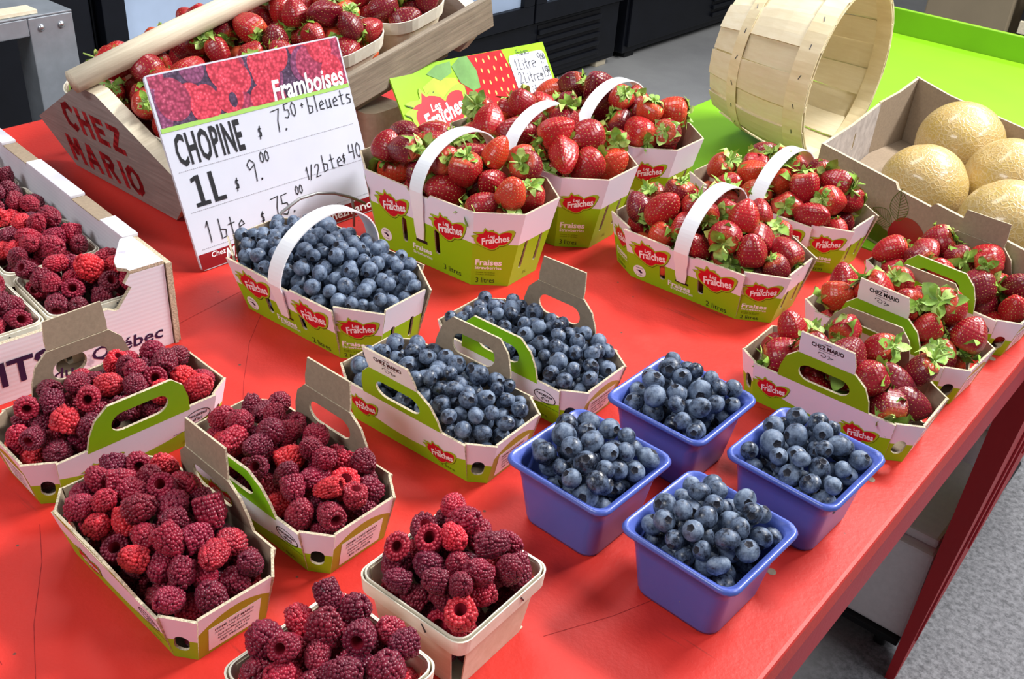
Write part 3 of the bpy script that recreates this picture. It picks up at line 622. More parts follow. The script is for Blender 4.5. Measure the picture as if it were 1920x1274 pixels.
# ------------------------------------------------------------------ heaping fruit: drop each berry to where it rests
def heap(bot, rim, zb, zr, r0, mound, seed, spread=0.12, level=0.0, kc=14, power=2.2, wallk=0.95, avoid=None):
    """bot/rim: convex rings (local), returns centres and radii of berries resting in the container"""
    g = np.random.default_rng(seed); bot = np.array(bot, float)[:, :2]; rim = np.array(rim, float)[:, :2]
    lo = rim.min(0)-r0; hi = rim.max(0)+r0; res = max(0.0016, r0*0.2); nx, ny = (np.ceil((hi-lo)/res)).astype(int)+1
    Hm = np.full((nx, ny), zb)
    def lines(P):
        d = np.roll(P, -1, 0)-P; nrm = np.stack([d[:, 1], -d[:, 0]], 1); nrm /= np.linalg.norm(nrm, axis=1)[:, None]; return nrm, (nrm*P).sum(1)
    if area2([tuple(p) for p in rim]) < 0: rim = rim[::-1]; bot = bot[::-1]
    nr, dr = lines(rim); nb, db = lines(bot)
    ctr = rim.mean(0); dc = dr-(nr*ctr).sum(1)
    out = []; fails = 0
    while fails < 130 and len(out) < 900:
        best = None; r = r0*(1+spread*g.uniform(-1, 1))
        for _ in range(kc):
            p = lo+(hi-lo)*g.random(2)
            if (nr@p-dr).max() > -r*0.80: continue
            ix = ((p-lo)/res).astype(int); w = int(r/res); x0, x1 = max(0, ix[0]-w), min(nx, ix[0]+w+1); y0, y1 = max(0, ix[1]-w), min(ny, ix[1]+w+1)
            gx = lo[0]+np.arange(x0, x1)*res-p[0]; gy = lo[1]+np.arange(y0, y1)*res-p[1]
            q = gx[:, None]**2+gy[None]**2; low = np.where(q < r*r, np.sqrt(np.maximum(r*r-q, 0)), -9)
            z = (Hm[x0:x1, y0:y1]+low).max()
            t = min(1, max(0, (z-zb)/(zr-zb)))
            if z < zr:
                s1 = (nr@p-dr).max(); sb = (nb@p-db).max(); sd = sb*(1-t)+s1*t
                if sd > -r*wallk:                       # wedge against the flared wall higher up
                    if s1 > -r*wallk: continue
                    z = max(z, zb+(zr-zb)*min(1, (sb+r*wallk)/(sb-s1+1e-9)))
            if avoid is not None and ((avoid-np.array([p[0], p[1], z]))**2).sum(1).min() < (r*1.12+.001)**2: continue
            qq = max(0, ((nr@(p-ctr))/dc).max())
            if z+0.45*r > zr+level+mound*(1-qq**power): continue
            if best is None or z < best[0]: best = (z, p, r, q, x0, x1, y0, y1)
        if best is None: fails += 1; continue
        fails = 0; z, p, r, q, x0, x1, y0, y1 = best
        Hm[x0:x1, y0:y1] = np.maximum(Hm[x0:x1, y0:y1], np.where(q < r*r, z+np.sqrt(np.maximum(r*r-q, 0)), -9)); out.append((p[0], p[1], z, r))
    return np.array(out)
def visible(S, eye, rim, zr, rimcheck=True):
    """fraction of each berry seen from eye (local coordinates), hidden by other berries or the near wall"""
    P = S[:, :3]; R = S[:, 3]; vis = np.zeros(len(S)); rim = np.array(rim, float)[:, :2]
    if area2([tuple(p) for p in rim]) < 0: rim = rim[::-1]
    d = np.roll(rim, -1, 0)-rim; nr = np.stack([d[:, 1], -d[:, 0]], 1); nr /= np.linalg.norm(nr, axis=1)[:, None]; dr = (nr*rim).sum(1)
    for i in range(len(S)):
        v = eye-P[i]; D = np.linalg.norm(v); v = v/D; u = np.cross(v, [0, 0, 1.]); u /= np.linalg.norm(u); w = np.cross(v, u); ok = 0; n = 0
        idx = np.where(((P-P[i])@v > -R[i]) & (np.arange(len(S)) != i))[0]; A = P[idx]; B = R[idx]*0.97
        for rho, m in ((0.0, 1), (0.45, 6), (0.8, 10)):
            for k in range(m):
                a = 2*np.pi*k/m; s = P[i]+R[i]*(rho*(math.cos(a)*u+math.sin(a)*w)+math.sqrt(1-rho*rho)*v); n += 1
                if rimcheck and s[2] < zr:
                    q = s+v*(zr-s[2])/max(v[2], .05)
                    if (nr@q[:2]-dr).max() > 0: continue
                e = A-s; t = e@v; h = (e**2).sum(1)-t*t
                if len(idx) and ((t > 0) & (h < B*B)).any(): continue
                ok += 1
        vis[i] = ok/n
    return vis
STUFF = {'raspberry': MB(), 'blueberry': MB(), 'strawberry': MB()}
COUNT = {'raspberry': 0, 'blueberry': 0, 'strawberry': 0}
def rquat(g):
    q = g.normal(size=4); q /= np.linalg.norm(q); return Quaternion(q)
def toward(d, g, jitter):
    v = Vector(d)+Vector(g.normal(size=3)*jitter); return v.normalized()
RC = [((0.175, 0.005, 0.024), .32), ((0.26, 0.007, 0.030), .28), ((0.39, 0.011, 0.034), .23), ((0.60, 0.022, 0.036), .17)]
SC = [((0.28, 0.006, 0.014), .32), ((0.37, 0.009, 0.013), .30), ((0.17, 0.004, 0.014), .26), ((0.50, 0.040, 0.014), .12)]
def pick(table, g):
    x = g.random(); a = 0
    for c, p in table:
        a += p
        if x < a: return c
    return table[-1][0]
_sub = {}
def push_in(o, p, MW, rb, rt, zr):
    """slide a berry inwards until its own surface clears the container walls"""
    me = o.data
    if me.name not in _sub: a = np.empty(len(me.vertices)*3); me.vertices.foreach_get('co', a); _sub[me.name] = a.reshape(-1, 3)[::5]
    Mi = MW.inverted(); R3 = np.array((Mi.to_3x3() @ o.rotation_quaternion.to_matrix() @ Matrix.Diagonal(o.scale)))
    V = _sub[me.name] @ R3.T; c = np.array((Mi @ p)[:]); n = len(rb)
    if area2([q[:2] for q in rt]) < 0: rb = rb[::-1]; rt = rt[::-1]
    for _ in range(3):
        for i in range(n):
            b0, b1, t0 = (np.array(q[:3], float) for q in (rb[i], rb[(i+1) % n], rt[i])); nn = np.cross(b1-b0, t0-b0); nn /= np.linalg.norm(nn)
            W = V+c; m = W[:, 2] < zr+.001
            if not m.any(): continue
            pen = ((W[m]-b0) @ nn).max()+.0008
            if pen > 0: c[:2] -= nn[:2]/np.linalg.norm(nn[:2])*pen
        zl = (V[:, 2]+c[2]).min()
        if zl < rb[0][2]+.0028: c[2] += rb[0][2]+.0028-zl
    return MW @ Vector(c)
def place_fruit(kind, S, MW, rim, zr, label, group, seed, thr=0.10, allstuff=False, rimcheck=True, rb=None):
    rt3 = [(*q[:2], zr) for q in rim]
    g = np.random.default_rng(seed); eye = np.array((MW.inverted() @ CAMP)[:]); vis = visible(S, eye, rim, zr, rimcheck)
    seen = [MW @ Vector(S[i][:3]) for i in range(len(S)) if vis[i] >= thr]
    pix = np.array([((p-CAMP).dot(CR)/(p-CAMP).dot(CW), -(p-CAMP).dot(CU)/(p-CAMP).dot(CW)) for p in seen]); p0, p1 = pix.min(0), pix.max(0); where = label.split(' in ', 1)[-1]
    def name_it(o, p, look):
        u = ((p-CAMP).dot(CR)/(p-CAMP).dot(CW)-p0[0])/(p1[0]-p0[0]); v = (-(p-CAMP).dot(CU)/(p-CAMP).dot(CW)-p0[1])/(p1[1]-p0[1])
        zone = ('back', '', 'front')[min(2, int(v*3))]+' '+('left', '', 'right')[min(2, int(u*3))]; zone = zone.strip() or 'middle'
        t = '%s %s at the %s of %s' % (look, kind, zone, where)
        if len(t.split()) > 16: t = '%s %s, %s of %s' % (look.split()[-1], kind, zone, where)
        tag(o, t, kind, group)
    for i, (x, y, z, r) in enumerate(S):
        p = MW @ Vector((x, y, z))
        if vis[i] < thr or allstuff:
            if allstuff and vis[i] >= thr:
                me = BLUE[i % 4]; q = rquat(g).to_matrix()
                n = len(me.vertices); co = np.empty(n*3); me.vertices.foreach_get('co', co); co = co.reshape(-1, 3)*r @ np.array(q).T+np.array(p[:])
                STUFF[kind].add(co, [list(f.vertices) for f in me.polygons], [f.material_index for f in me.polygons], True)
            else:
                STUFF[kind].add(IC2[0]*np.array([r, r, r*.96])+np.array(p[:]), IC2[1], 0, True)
            continue
        COUNT[kind] += 1
        if kind == 'raspberry':
            o = obj('raspberry', RASP[g.integers(5)]); axis = toward((CAMP-p).normalized()*0.75, g, 0.75)
            if g.random() < 0.10: axis = -((CAMP-p).normalized()+Vector(g.normal(size=3)*.35)).normalized()
            o.rotation_mode = 'QUATERNION'; o.rotation_quaternion = axis.to_track_quat('Z', 'Y') @ Quaternion((0, 0, 1), g.random()*6.28)
            s = r*(1.0+.05*g.random()); o.scale = (s*(1+.07*g.normal()), s*(1+.05*g.normal()), s*(1+.06*g.normal())); c = pick(RC, g); o.color = (*[k*(0.85+.3*g.random()) for k in c], 1)
            lk = ('dark crimson', 'crimson', 'red', 'bright red')[[q[0] for q in RC].index(c)]; name_it(o, p, ('hollow-side-up ' if axis.dot((CAMP-p).normalized()) < -.6 else '')+lk)
        elif kind == 'blueberry':
            o = obj('blueberry', BLUE[g.integers(4)]); o.rotation_mode = 'QUATERNION'; o.rotation_quaternion = rquat(g)
            if g.random() < 0.4: o.rotation_quaternion = ((CAMP-p).normalized()+Vector(g.normal(size=3)*.5)).normalized().to_track_quat('Z', 'Y') @ Quaternion((0, 0, 1), g.random()*6.28)
            s = r*1.02; o.scale = (s*(1+.07*g.normal()), s*(1+.05*g.normal()), s*(1+.06*g.normal()))
            cz = (o.rotation_quaternion @ Vector((0, 0, 1))).dot((CAMP-p).normalized()); name_it(o, p, ('large' if r > np.percentile(S[:, 3], 66) else 'small' if r < np.percentile(S[:, 3], 33) else 'medium')+(' crown-up' if cz > .6 else ''))
        else:
            k = int(g.integers(5)); o = obj('strawberry', STRAW[k][0]); o.rotation_mode = 'QUATERNION'
            if g.random() < 0.52: axis = toward((CAMP-p).normalized()*0.45+Vector((0, 0, .3)), g, 0.75)
            else: axis = toward((0, 0, -.3)-(CAMP-p).normalized()*0.4, g, 0.8) if False else toward((0, 0, -0.35), g, 0.9)
            o.rotation_quaternion = axis.to_track_quat('Z', 'Y') @ Quaternion((0, 0, 1), g.random()*6.28)
            s = r/0.0185*1.04; o.scale = (s*(1+.08*g.normal()), s*(1+.06*g.normal()), s*(1+.08*g.normal())); c = pick(SC, g); o.color = (*[q*(0.9+.2*g.random()) for q in c], 1); lk = ('red', 'bright red', 'dark red', 'orange-red')[[q[0] for q in SC].index(c)]; name_it(o, p, ('cap-up ' if axis.dot((CAMP-p).normalized()) > .45 else '')+lk)
            cp = obj('leaf_cap', CAPS[k][int(g.choice([0, 0, 0, 1, 2]))], o); sc = 0.80+.42*g.random(); cp.scale = (sc, sc, 1+.2*g.random())
        if rb is not None: p = push_in(o, p, MW, [(*q[:2], 0.0) for q in rb], rt3, zr)
        o.location = p

# ------------------------------------------------------------------ cartons
def octring(a, b, cx, cy, z): return [(a, -b+cy, z), (a, b-cy, z), (a-cx, b, z), (-a+cx, b, z), (-a, b-cy, z), (-a, -b+cy, z), (-a+cx, -b, z), (a-cx, -b, z)]
def panel(rb, rt, i):
    """frame and trapezoid of wall i of a flared tub: origin mid bottom, x to the right seen from outside, y up the wall"""
    n = len(rb); b0, b1, t0, t1 = (Vector(p) for p in (rb[i], rb[(i+1) % n], rt[i], rt[(i+1) % n]))
    o = (b0+b1)/2; F = frame(o, b1-b0, (t0+t1)/2-o); Fi = F.inverted(); q = [(Fi @ p) for p in (b0, b1, t1, t0)]
    return F, [(p.x, p.y) for p in q]
LOGO_RED = [(300, 480), (296, 420), (322, 372), (352, 352), (292, 330), (345, 302), (428, 292), (450, 250), (475, 195), (520, 243), (560, 236), (640, 250), (705, 272), (742, 308), (760, 326), (800, 282), (860, 250), (940, 236), (1000, 245), (1030, 268), (1022, 340), (1000, 420), (955, 497), (900, 548), (832, 574), (772, 575), (742, 622), (690, 665), (632, 685), (580, 680), (480, 630), (400, 580), (340, 530)]
LOGO_GREEN = [(165, 362), (240, 332), (326, 322), (205, 270), (290, 252), (400, 256), (430, 240), (440, 180), (465, 140), (512, 192), (542, 220), (590, 192), (650, 186), (622, 216), (700, 236), (760, 286), (800, 260), (870, 222), (960, 186), (1050, 182), (1096, 212), (1086, 280), (1052, 380), (1022, 452), (960, 540), (870, 592), (782, 602), (752, 652), (690, 697), (610, 710), (540, 692), (400, 622), (290, 552), (246, 480), (238, 400)]
def lg(p): return [((x-630)/940, -(y-425)/940) for x, y in p]
def make_logo():
    mb = MB()
    decal(mb, [(x+.006, y-.016) for x, y in lg(LOGO_GREEN)], ID, 0.001, 2); decal(mb, lg(LOGO_GREEN), ID, 0.003, 1); decal(mb, lg(LOGO_RED), ID, 0.006, 0)
    def T(s, x, y, w, h, rot, bold): text(mb, s, ID, (x-630)/940, -(y-425)/940, 0.009, 3, w=w/940, h=h/940, rot=rot, bold=bold, shear=.18)
    T('Les', 600, 350, 150, 80, .16, .018); T('Fraîches', 690, 440, 600, 175, .20, .028); T('du Québec', 720, 545, 400, 85, .22, .014)
    return mb.mesh('logo', ['logo_red', 'logo_green', 'logo_dark', 'ink_white'])
LOGO = make_logo()
def put_logo(parent, F, u, v, w, rot=0.0):
    o = obj('logo', LOGO, parent); o.matrix_local = F @ Matrix.Translation((u, v, 0.0002)) @ Matrix.Rotation(rot, 4, 'Z') @ Matrix.Diagonal((w, w, 0.05, 1)); return o
TH = 0.0024
# --- one-litre carton with two handle flaps
LD = (0.1055, 0.0556, 0.0234, 0.0219); LB = (0.0949, 0.0436, 0.0165, 0.0114); LH = 0.0535
L_rb = octring(*LB, 0.0); L_rt = octring(*LD, LH)
pm_long = print_mat('carton_print_long', 0.017, 2.6); pm_ch = print_mat('carton_print_corner', 0.026, 0); pm_end = print_mat('carton_print_end', 0.046, -11.0, GREENP_SHADED)  # end green dulled to olive: the dimmer light on end faces put into colour
def make_carton_body():
    mb = MB(); k = 3
    for i in range(8):
        F, q = panel(L_rb, L_rt, i); fm = {0: 2, 4: 2, 2: 0, 6: 0}.get(i, 1); holes = []
        if fm == 1: holes = [oblong(0.0, 0.021, 0.0125, 0.02, 5, -0.15)]
        plate(mb, q, TH, F, (fm, 3, 4), holes)
    plate(mb, [(x, y) for x, y, _ in octring(LB[0]-.002, LB[1]-.002, LB[2], LB[3], 0)], 0.0018, Matrix.Translation((0, 0, 0.002)), (3, 3, 3))
    return mb.mesh('body', [pm_long, pm_ch, pm_end, 'kraft', 'kraft_edge'])
CARTON = make_carton_body()
def make_flap():
    mb = MB(); o = [(-.053, -.004), (-.0505, .016), (-.0445, .034), (-.032, .047), (.032, .047), (.0445, .034), (.0505, .016), (.053, -.004)]
    plate(mb, o, TH, ID, (0, 1, 2), [oblong(0, .0205, .058, .0235, 6)]); return mb.mesh('handle_flap', ['flap_green', 'kraft', 'kraft_edge'])
FLAP = make_flap()
def make_tab():
    mb = MB(); plate(mb, [(-.031, .0004), (.031, .0004), (.0315, .010), (.0285, .031), (-.030, .032), (-.0315, .010)], TH*.8, ID, (0, 1, 2)); return mb.mesh('tab', ['white_card', 'kraft', 'kraft_edge'])
TAB = make_tab()
def make_tab_print():
    mb = MB(); z = .0003
    text(mb, 'CHEZ MARIO', ID, 0, .0215, z, 0, w=.036, h=.0062, bold=.03); text(mb, 'FERME', ID, 0, .0270, z, 0, w=.0075, h=.0014, bold=.03); text(mb, 'Sainte-Madeleine', ID, 0, .0165, z, 0, w=.019, h=.0012, bold=.01)
    for pts in ([(-.010, .010), (-.009, .0125), (-.006, .013), (-.003, .0125), (-.001, .0105), (-.002, .008), (-.005, .0072), (-.007, .009), (-.005, .0102)], [(0, .011), (.002, .0125), (.003, .0108), (.0015, .009), (.004, .0095), (.0075, .010), (.004, .0078), (.001, .0068)]):
        for i in range(len(pts)-1):
            a, b = Vector((*pts[i], z)), Vector((*pts[i+1], z)); d = (b-a).normalized(); n = Vector((-d.y, d.x, 0))*.0003; mb.add([a+n, a-n, b-n, b+n], [(0, 1, 2, 3)], 0)
    return mb.mesh('tab_print', ['ink_black'])
TABP = make_tab_print()
def make_carton_print():
    mb = MB(); z = .0003
    F, q = panel(L_rb, L_rt, 6); text(mb, '1 litre', F, .055, .007, z, 2, w=.017, h=.0045)
    F, q = panel(L_rb, L_rt, 2)
    c = (.062, .036); ov = [(c[0]+.0145*math.cos(t), c[1]+.0095*math.sin(t)) for t in np.linspace(0, 2*math.pi, 29)[:-1]]; iv = [(c[0]+.0135*math.cos(t), c[1]+.0085*math.sin(t)) for t in np.linspace(0, 2*math.pi, 29)[:-1]]
    plate(mb, ov, .0001, F @ Matrix.Translation((0, 0, z)), (0, 0, 0), [iv])
    text(mb, 'recettes', F, c[0], c[1]+.0028, z, 0, w=.021, h=.0042, bold=.02); text(mb, "d'ici", F, c[0], c[1]-.0030, z, 0, w=.0105, h=.0048, bold=.02)
    decal(mb, [(.035, .0225), (.08, .0225), (.08, .0229), (.035, .0229)], F, z, 0); text(mb, '1 litre', F, .055, .007, z, 2, w=.017, h=.0045)
    for i in (0, 4):
        F, q = panel(L_rb, L_rt, i); decal(mb, [(-.023, .004), (.024, .004), (.025, .034), (-.024, .034)], F, z*.6, 1)
        for k, (s, w) in enumerate((('FERME CHEZ MARIO', .036), ('7705, rang St-Simon', .036), ('Sainte-Madeleine', .03), ('Québec  J0H 1S0', .03), ('450 795-3079', .026))):
            text(mb, s, F, .0, .0285-.0047*k, z, 0, w=w, h=.0030, bold=.02 if k in (0, 4) else .008)
    return mb.mesh('carton_print', ['ink_black', 'white_card', 'ink_olive'])
CARTP = make_carton_print()
def carton(x, y, rot, label, tabin=4, tabtilt=6, flapin=6):
    """tab flap on the local -y side, plain flap on the +y side; angles are degrees of lean inwards"""
    e = empty('berry_carton', (x, y, TZ+0.0002), (0, 0, math.radians(rot))); tag(e, label, 'carton', 'one litre berry cartons')
    obj('body', CARTON, e); obj('carton_print', CARTP, e)['kind'] = 'stuff'
    F6, _ = panel(L_rb, L_rt, 6); put_logo(e, F6, -.058, .030, .046); put_logo(e, F6, .046, .022, .046)
    F2, _ = panel(L_rb, L_rt, 2); put_logo(e, F2, -.040, .022, .046)
    for i in (0, 4): pass
    for i, lean in ((6, tabin), (2, flapin)):
        F, q = panel(L_rb, L_rt, i); o = F @ Vector((0, q[2][1], 0)); sgn = -1 if i == 6 else 1
        a = math.radians(lean); ey = Vector((0, -sgn*math.sin(a), math.cos(a)))
        fp = obj('handle_flap', FLAP, e); fp.matrix_local = frame(o, F.to_3x3().col[0], ey)
        if i == 6:
            tm = Matrix.Translation((0, .047, 0)) @ Matrix.Rotation(math.radians(tabtilt), 4, 'X')
            t = obj('tab', TAB, fp); t.matrix_local = tm; tp = obj('tab_print', TABP, fp); tp.matrix_local = tm; tp['kind'] = 'stuff'
    return e
def inner(ring, t): return [(x*(1-t/abs(x)) if abs(x) > t else x, y*(1-t/abs(y)) if abs(y) > t else y) for x, y, *_ in ring]
def fill(e, kind, rb, rt, zb, zr, r0, mound, label, group, seed, level=0.0, spread=.12, avoid=None, **kw):
    MW = e.matrix_basis.copy(); S = heap(inner(rb, .003), inner(rt, .003), zb+.003, zr, r0, mound, seed, .17 if kind == 'blueberry' else spread, level, wallk={'raspberry': .86, 'blueberry': .9, 'strawberry': .84}[kind], avoid=avoid)
    place_fruit(kind, S, MW, inner(rt, .0032), zr, label, group, seed+500, rb=inner(rb, .0032), **kw)
for k, (x, y, rot, kind, r0, mound, label, fl, ta) in enumerate([
    (-.608, .3275, 177.3, 'raspberry', .0117, .030, 'raspberry carton nearest the front left corner, its kraft flap raised behind', 'ripe raspberry heaped in the carton nearest the front left corner', (8, 10, -20)),
    (-.6058, .4581, 179.6, 'raspberry', .0115, .030, 'raspberry carton between the front left carton and the blueberry cartons', 'ripe raspberry heaped in the carton beside the blueberry cartons', (5, 8, -12)),
    (-.7962, .3963, 266.7, 'raspberry', .0115, .032, 'raspberry carton in front of the white crate, cut off at the left', 'ripe raspberry heaped in the carton in front of the white crate', (3, 8, -12)),
    (-.5896, .6421, 2.5, 'blueberry', .0089, .024, 'blueberry carton with printed white tab standing on its near side', 'blueberry heaped in the carton with the white tab', (-16, 4, -7)),
    (-.5798, .7802, 181.5, 'blueberry', .0089, .026, 'blueberry carton behind the tabbed one, kraft tab standing at its back', 'blueberry heaped in the carton with the kraft tab', (3, 6, -8)),
    (-.2964, .9834, 1.0, 'strawberry', .0184, .044, 'strawberry carton nearest the blue punnets at the table edge', 'strawberry heaped in the carton nearest the blue punnets', (-16, 3, -7)),
    (-.2959, 1.1367, -3.4, 'strawberry', .0188, .046, 'middle strawberry carton of the three along the table edge', 'strawberry heaped in the middle carton at the table edge', (-14, 3, -7)),
    (-.2857, 1.2952, 174.9, 'strawberry', .0184, .044, 'strawberry carton beside the melon box, kraft tab at its back', 'strawberry heaped in the carton beside the melon box', (4, 8, -8))]):
    e = carton(x, y, rot, label, *ta)
    fill(e, kind, L_rb, L_rt, 0.0, LH, r0, mound, fl, {'raspberry': 'raspberries in ', 'blueberry': 'blueberries in ', 'strawberry': 'strawberries in '}[kind]+fl.split(' in ', 1)[1], 40+k, level=0.006 if kind != 'strawberry' else .012)

# --- strap-handled cartons of two and three litres
def strap_type(D, Bm, h, base, litres, apex):
    rb = octring(*Bm, 0.0); rt = octring(*D, h); a, b = D[0], D[1]
    pl = print_mat('strap_print_%s' % litres, base, 0); mb = MB(); s = h/.1138
    for i in range(8):
        F, q = panel(rb, rt, i); holes = []; H = q[2][1]; q2 = list(q)
        if i in (2, 6): holes = [oblong(-.030, H*.38, .0085, H*.33, 5), oblong(.028, H*.40, .0085, H*.33, 5)]; q2 = [q[0], q[1], q[2], (.020, H*.985), (.017, H*.94), (-.017, H*.94), (-.020, H*.985), q[3]]
        elif i in (0, 4): holes = [oblong(-.016, H*.40, .006, H*.38, 5), oblong(.016, H*.40, .006, H*.38, 5)]
        plate(mb, q2, TH, F, (0, 1, 2), holes)
    plate(mb, [(x, y) for x, y, _ in octring(Bm[0]-.002, Bm[1]-.002, Bm[2], Bm[3], 0)], .0018, Matrix.Translation((0, 0, .002)), (1, 1, 1))
    body = mb.mesh('body', [pl, 'kraft', 'kraft_edge'])
    mb = MB(); z = .0003; logos = []
    for i in (6, 2):
        F, q = panel(rb, rt, i); H = q[2][1]
        logos += [(F, -.050, H*.66, .066), (F, .048, H*.66, .066)]
        decal(mb, [(-.010, H*.30), (.010, H*.30), (.010, H*.34), (.0045, H*.345), (.0045, H*.46), (-.0045, H*.46), (-.0045, H*.345), (-.010, H*.34)], F, z, 0)
        text(mb, litres+' litres', F, .052, H*.10, z, 0, w=.030, h=.0085)
        text(mb, 'Fraises', F, .0 if litres == '3' else -.004, H*.215, z, 1, w=.034, h=.0085, bold=.03); text(mb, 'Strawberries', F, .0, H*.135, z, 1, w=.034, h=.0048, bold=.015)
        c = (-.066, H*.20); decal(mb, [(c[0]+.010*math.cos(t), c[1]+.010*math.sin(t)) for t in np.linspace(0, 2*math.pi, 21)[:-1]], F, z, 1); text(mb, 'ALIMENTS', F, c[0], c[1]+.006, z*2, 2, w=.011, h=.002); text(mb, 'du QUÉBEC', F, c[0], c[1]-.006, z*2, 2, w=.011, h=.002)
        decal(mb, [(c[0]-.005, c[1]+.001), (c[0]+.001, c[1]+.003), (c[0]+.005, c[1]-.001), (c[0]+.002, c[1]-.003), (c[0]-.001, c[1])], F, z*2, 2)
    for i in (7, 5, 1, 3):
        F, q = panel(rb, rt, i); H = q[2][1]; w = q[1][0]-q[0][0]
        logos.append((F, 0.0, H*.66, w*1.16))
        text(mb, 'Fraises', F, -.003, H*.33, z, 1, w=w*.70, h=.0085*s+.001, bold=.03); text(mb, 'Strawberries', F, -.003, H*.255, z, 1, w=w*.70, h=.0052*s, bold=.015)
        text(mb, 'Produit du Québec', F, -.006, H*.185, z, 3, w=w*.5, h=.0022); text(mb, 'Product of Québec', F, -.006, H*.155, z, 3, w=w*.5, h=.0022)
        text(mb, litres+' litres', F, -.006, H*.075, z, 0, w=w*.50, h=.0085*s)
    for i in (0, 4):
        F, q = panel(rb, rt, i); H = q[2][1]; text(mb, litres+' L', F, .0, H*.1, z, 3, w=.008, h=.005)
    pr = mb.mesh('carton_print', ['ink_black', 'ink_white', 'ink_navy', 'ink_olive'])
    # strap
    mb = MB(); F, q = panel(rb, rt, 6); H = q[2][1]; pts = []
    foot = F @ Vector((0, H*.36, .0012)); top = F @ Vector((0, H*1.0, .0022)); y0, z0 = top.y, top.z
    for t in np.linspace(0, 1, 5)[:-1]: pts.append((foot.y+(y0-foot.y)*t, foot.z+(z0-foot.z)*t))
    for t in np.linspace(math.pi, 0, 49): pts.append((abs(y0)*1.0*math.cos(t)*(1-.10*math.sin(t)), z0+(apex-z0)*math.sin(t)**.85))
    pts += [(-y, zz) for y, zz in reversed(pts[:4])]
    n = len(pts); V = []
    for i, (y, zz) in enumerate(pts):
        a_ = Vector((0, *pts[max(0, i-1)])); b_ = Vector((0, *pts[min(n-1, i+1)])); d = (b_-a_).normalized(); nn = Vector((0, -d.z, d.y)); e_ = min(i, n-1-i); w = .0062 if e_ == 0 else .0085 if e_ < 3 else .0105
        for sx, sn in ((-w, 0), (w, 0), (w, .0018), (-w, .0018)): V.append(Vector((sx, y, zz))+nn*sn)
    Fc = [(3, 2, 1, 0), ((n-1)*4, (n-1)*4+1, (n-1)*4+2, (n-1)*4+3)]+[(i*4+k, i*4+(k+1) % 4, (i+1)*4+(k+1) % 4, (i+1)*4+k) for i in range(n-1) for k in range(4)]
    mb.add(V, Fc, 0, False); st = mb.mesh('strap_handle', ['strap'])
    av = np.array([(x, y, zz) for y, zz in pts for x in (-.009, 0, .009)])
    return dict(rb=rb, rt=rt, h=h, avoid=av, body=body, pr=pr, logos=logos, strap=st)
TYP_M = strap_type((.1309, .0771, .0413, .0441), (.1189, .0564, .0386, .0242), .0748, .042, '2', .139)
TYP_N = strap_type((.1447, .0784, .0502, .0413), (.1206, .0625, .0384, .0315), .1138, .068, '3', .172)
def strap_carton(T, x, y, rot, label, group):
    e = empty('strap_carton', (x, y, TZ+.0002), (0, 0, math.radians(rot))); tag(e, label, 'carton', group)
    obj('body', T['body'], e); obj('carton_print', T['pr'], e)['kind'] = 'stuff'; obj('strap_handle', T['strap'], e)
    for F, u, v, w in T['logos']: put_logo(e, F, u, v, w)
    return e
for k, (T, x, y, rot, kind, r0, mound, label, fl) in enumerate([
    (TYP_M, -.845, .7147, 2.2, 'blueberry', .0094, .026, 'strap-handled carton of blueberries in front of the raspberry price sign', 'blueberry'),
    (TYP_M, -.5616, 1.1386, 1.6, 'strawberry', .0190, .040, 'two litre strap carton of strawberries in front, right of centre', 'strawberry heaped in the nearer two litre strap carton'),
    (TYP_M, -.5615, 1.3367, -1.5, 'strawberry', .0190, .040, 'two litre strap carton of strawberries against the melon box', 'strawberry heaped in the two litre strap carton against the melon box'),
    (TYP_N, -.8604, .9594, 2.7, 'strawberry', .0200, .045, 'three litre strap carton of strawberries nearest the raspberry price sign', 'strawberry heaped in the nearest three litre strap carton'),
    (TYP_N, -.8526, 1.1317, 1.9, 'strawberry', .0200, .045, 'middle one of the three litre strap cartons of strawberries', 'strawberry heaped in the middle three litre strap carton'),
    (TYP_N, -.8479, 1.3039, 0.0, 'strawberry', .0200, .045, 'rearmost three litre strap carton of strawberries, left of the bushel basket', 'strawberry heaped in the rearmost three litre strap carton')]):
    e = strap_carton(T, x, y, rot, label, 'strap-handled cartons')
    fill(e, kind, T['rb'], T['rt'], 0.0, T['h'], r0, mound, fl, 'strawberries in '+fl.split(' in ', 1)[-1], 80+k, level=.004 if kind == 'blueberry' else .014, allstuff=(kind == 'blueberry'), avoid=T['avoid'])

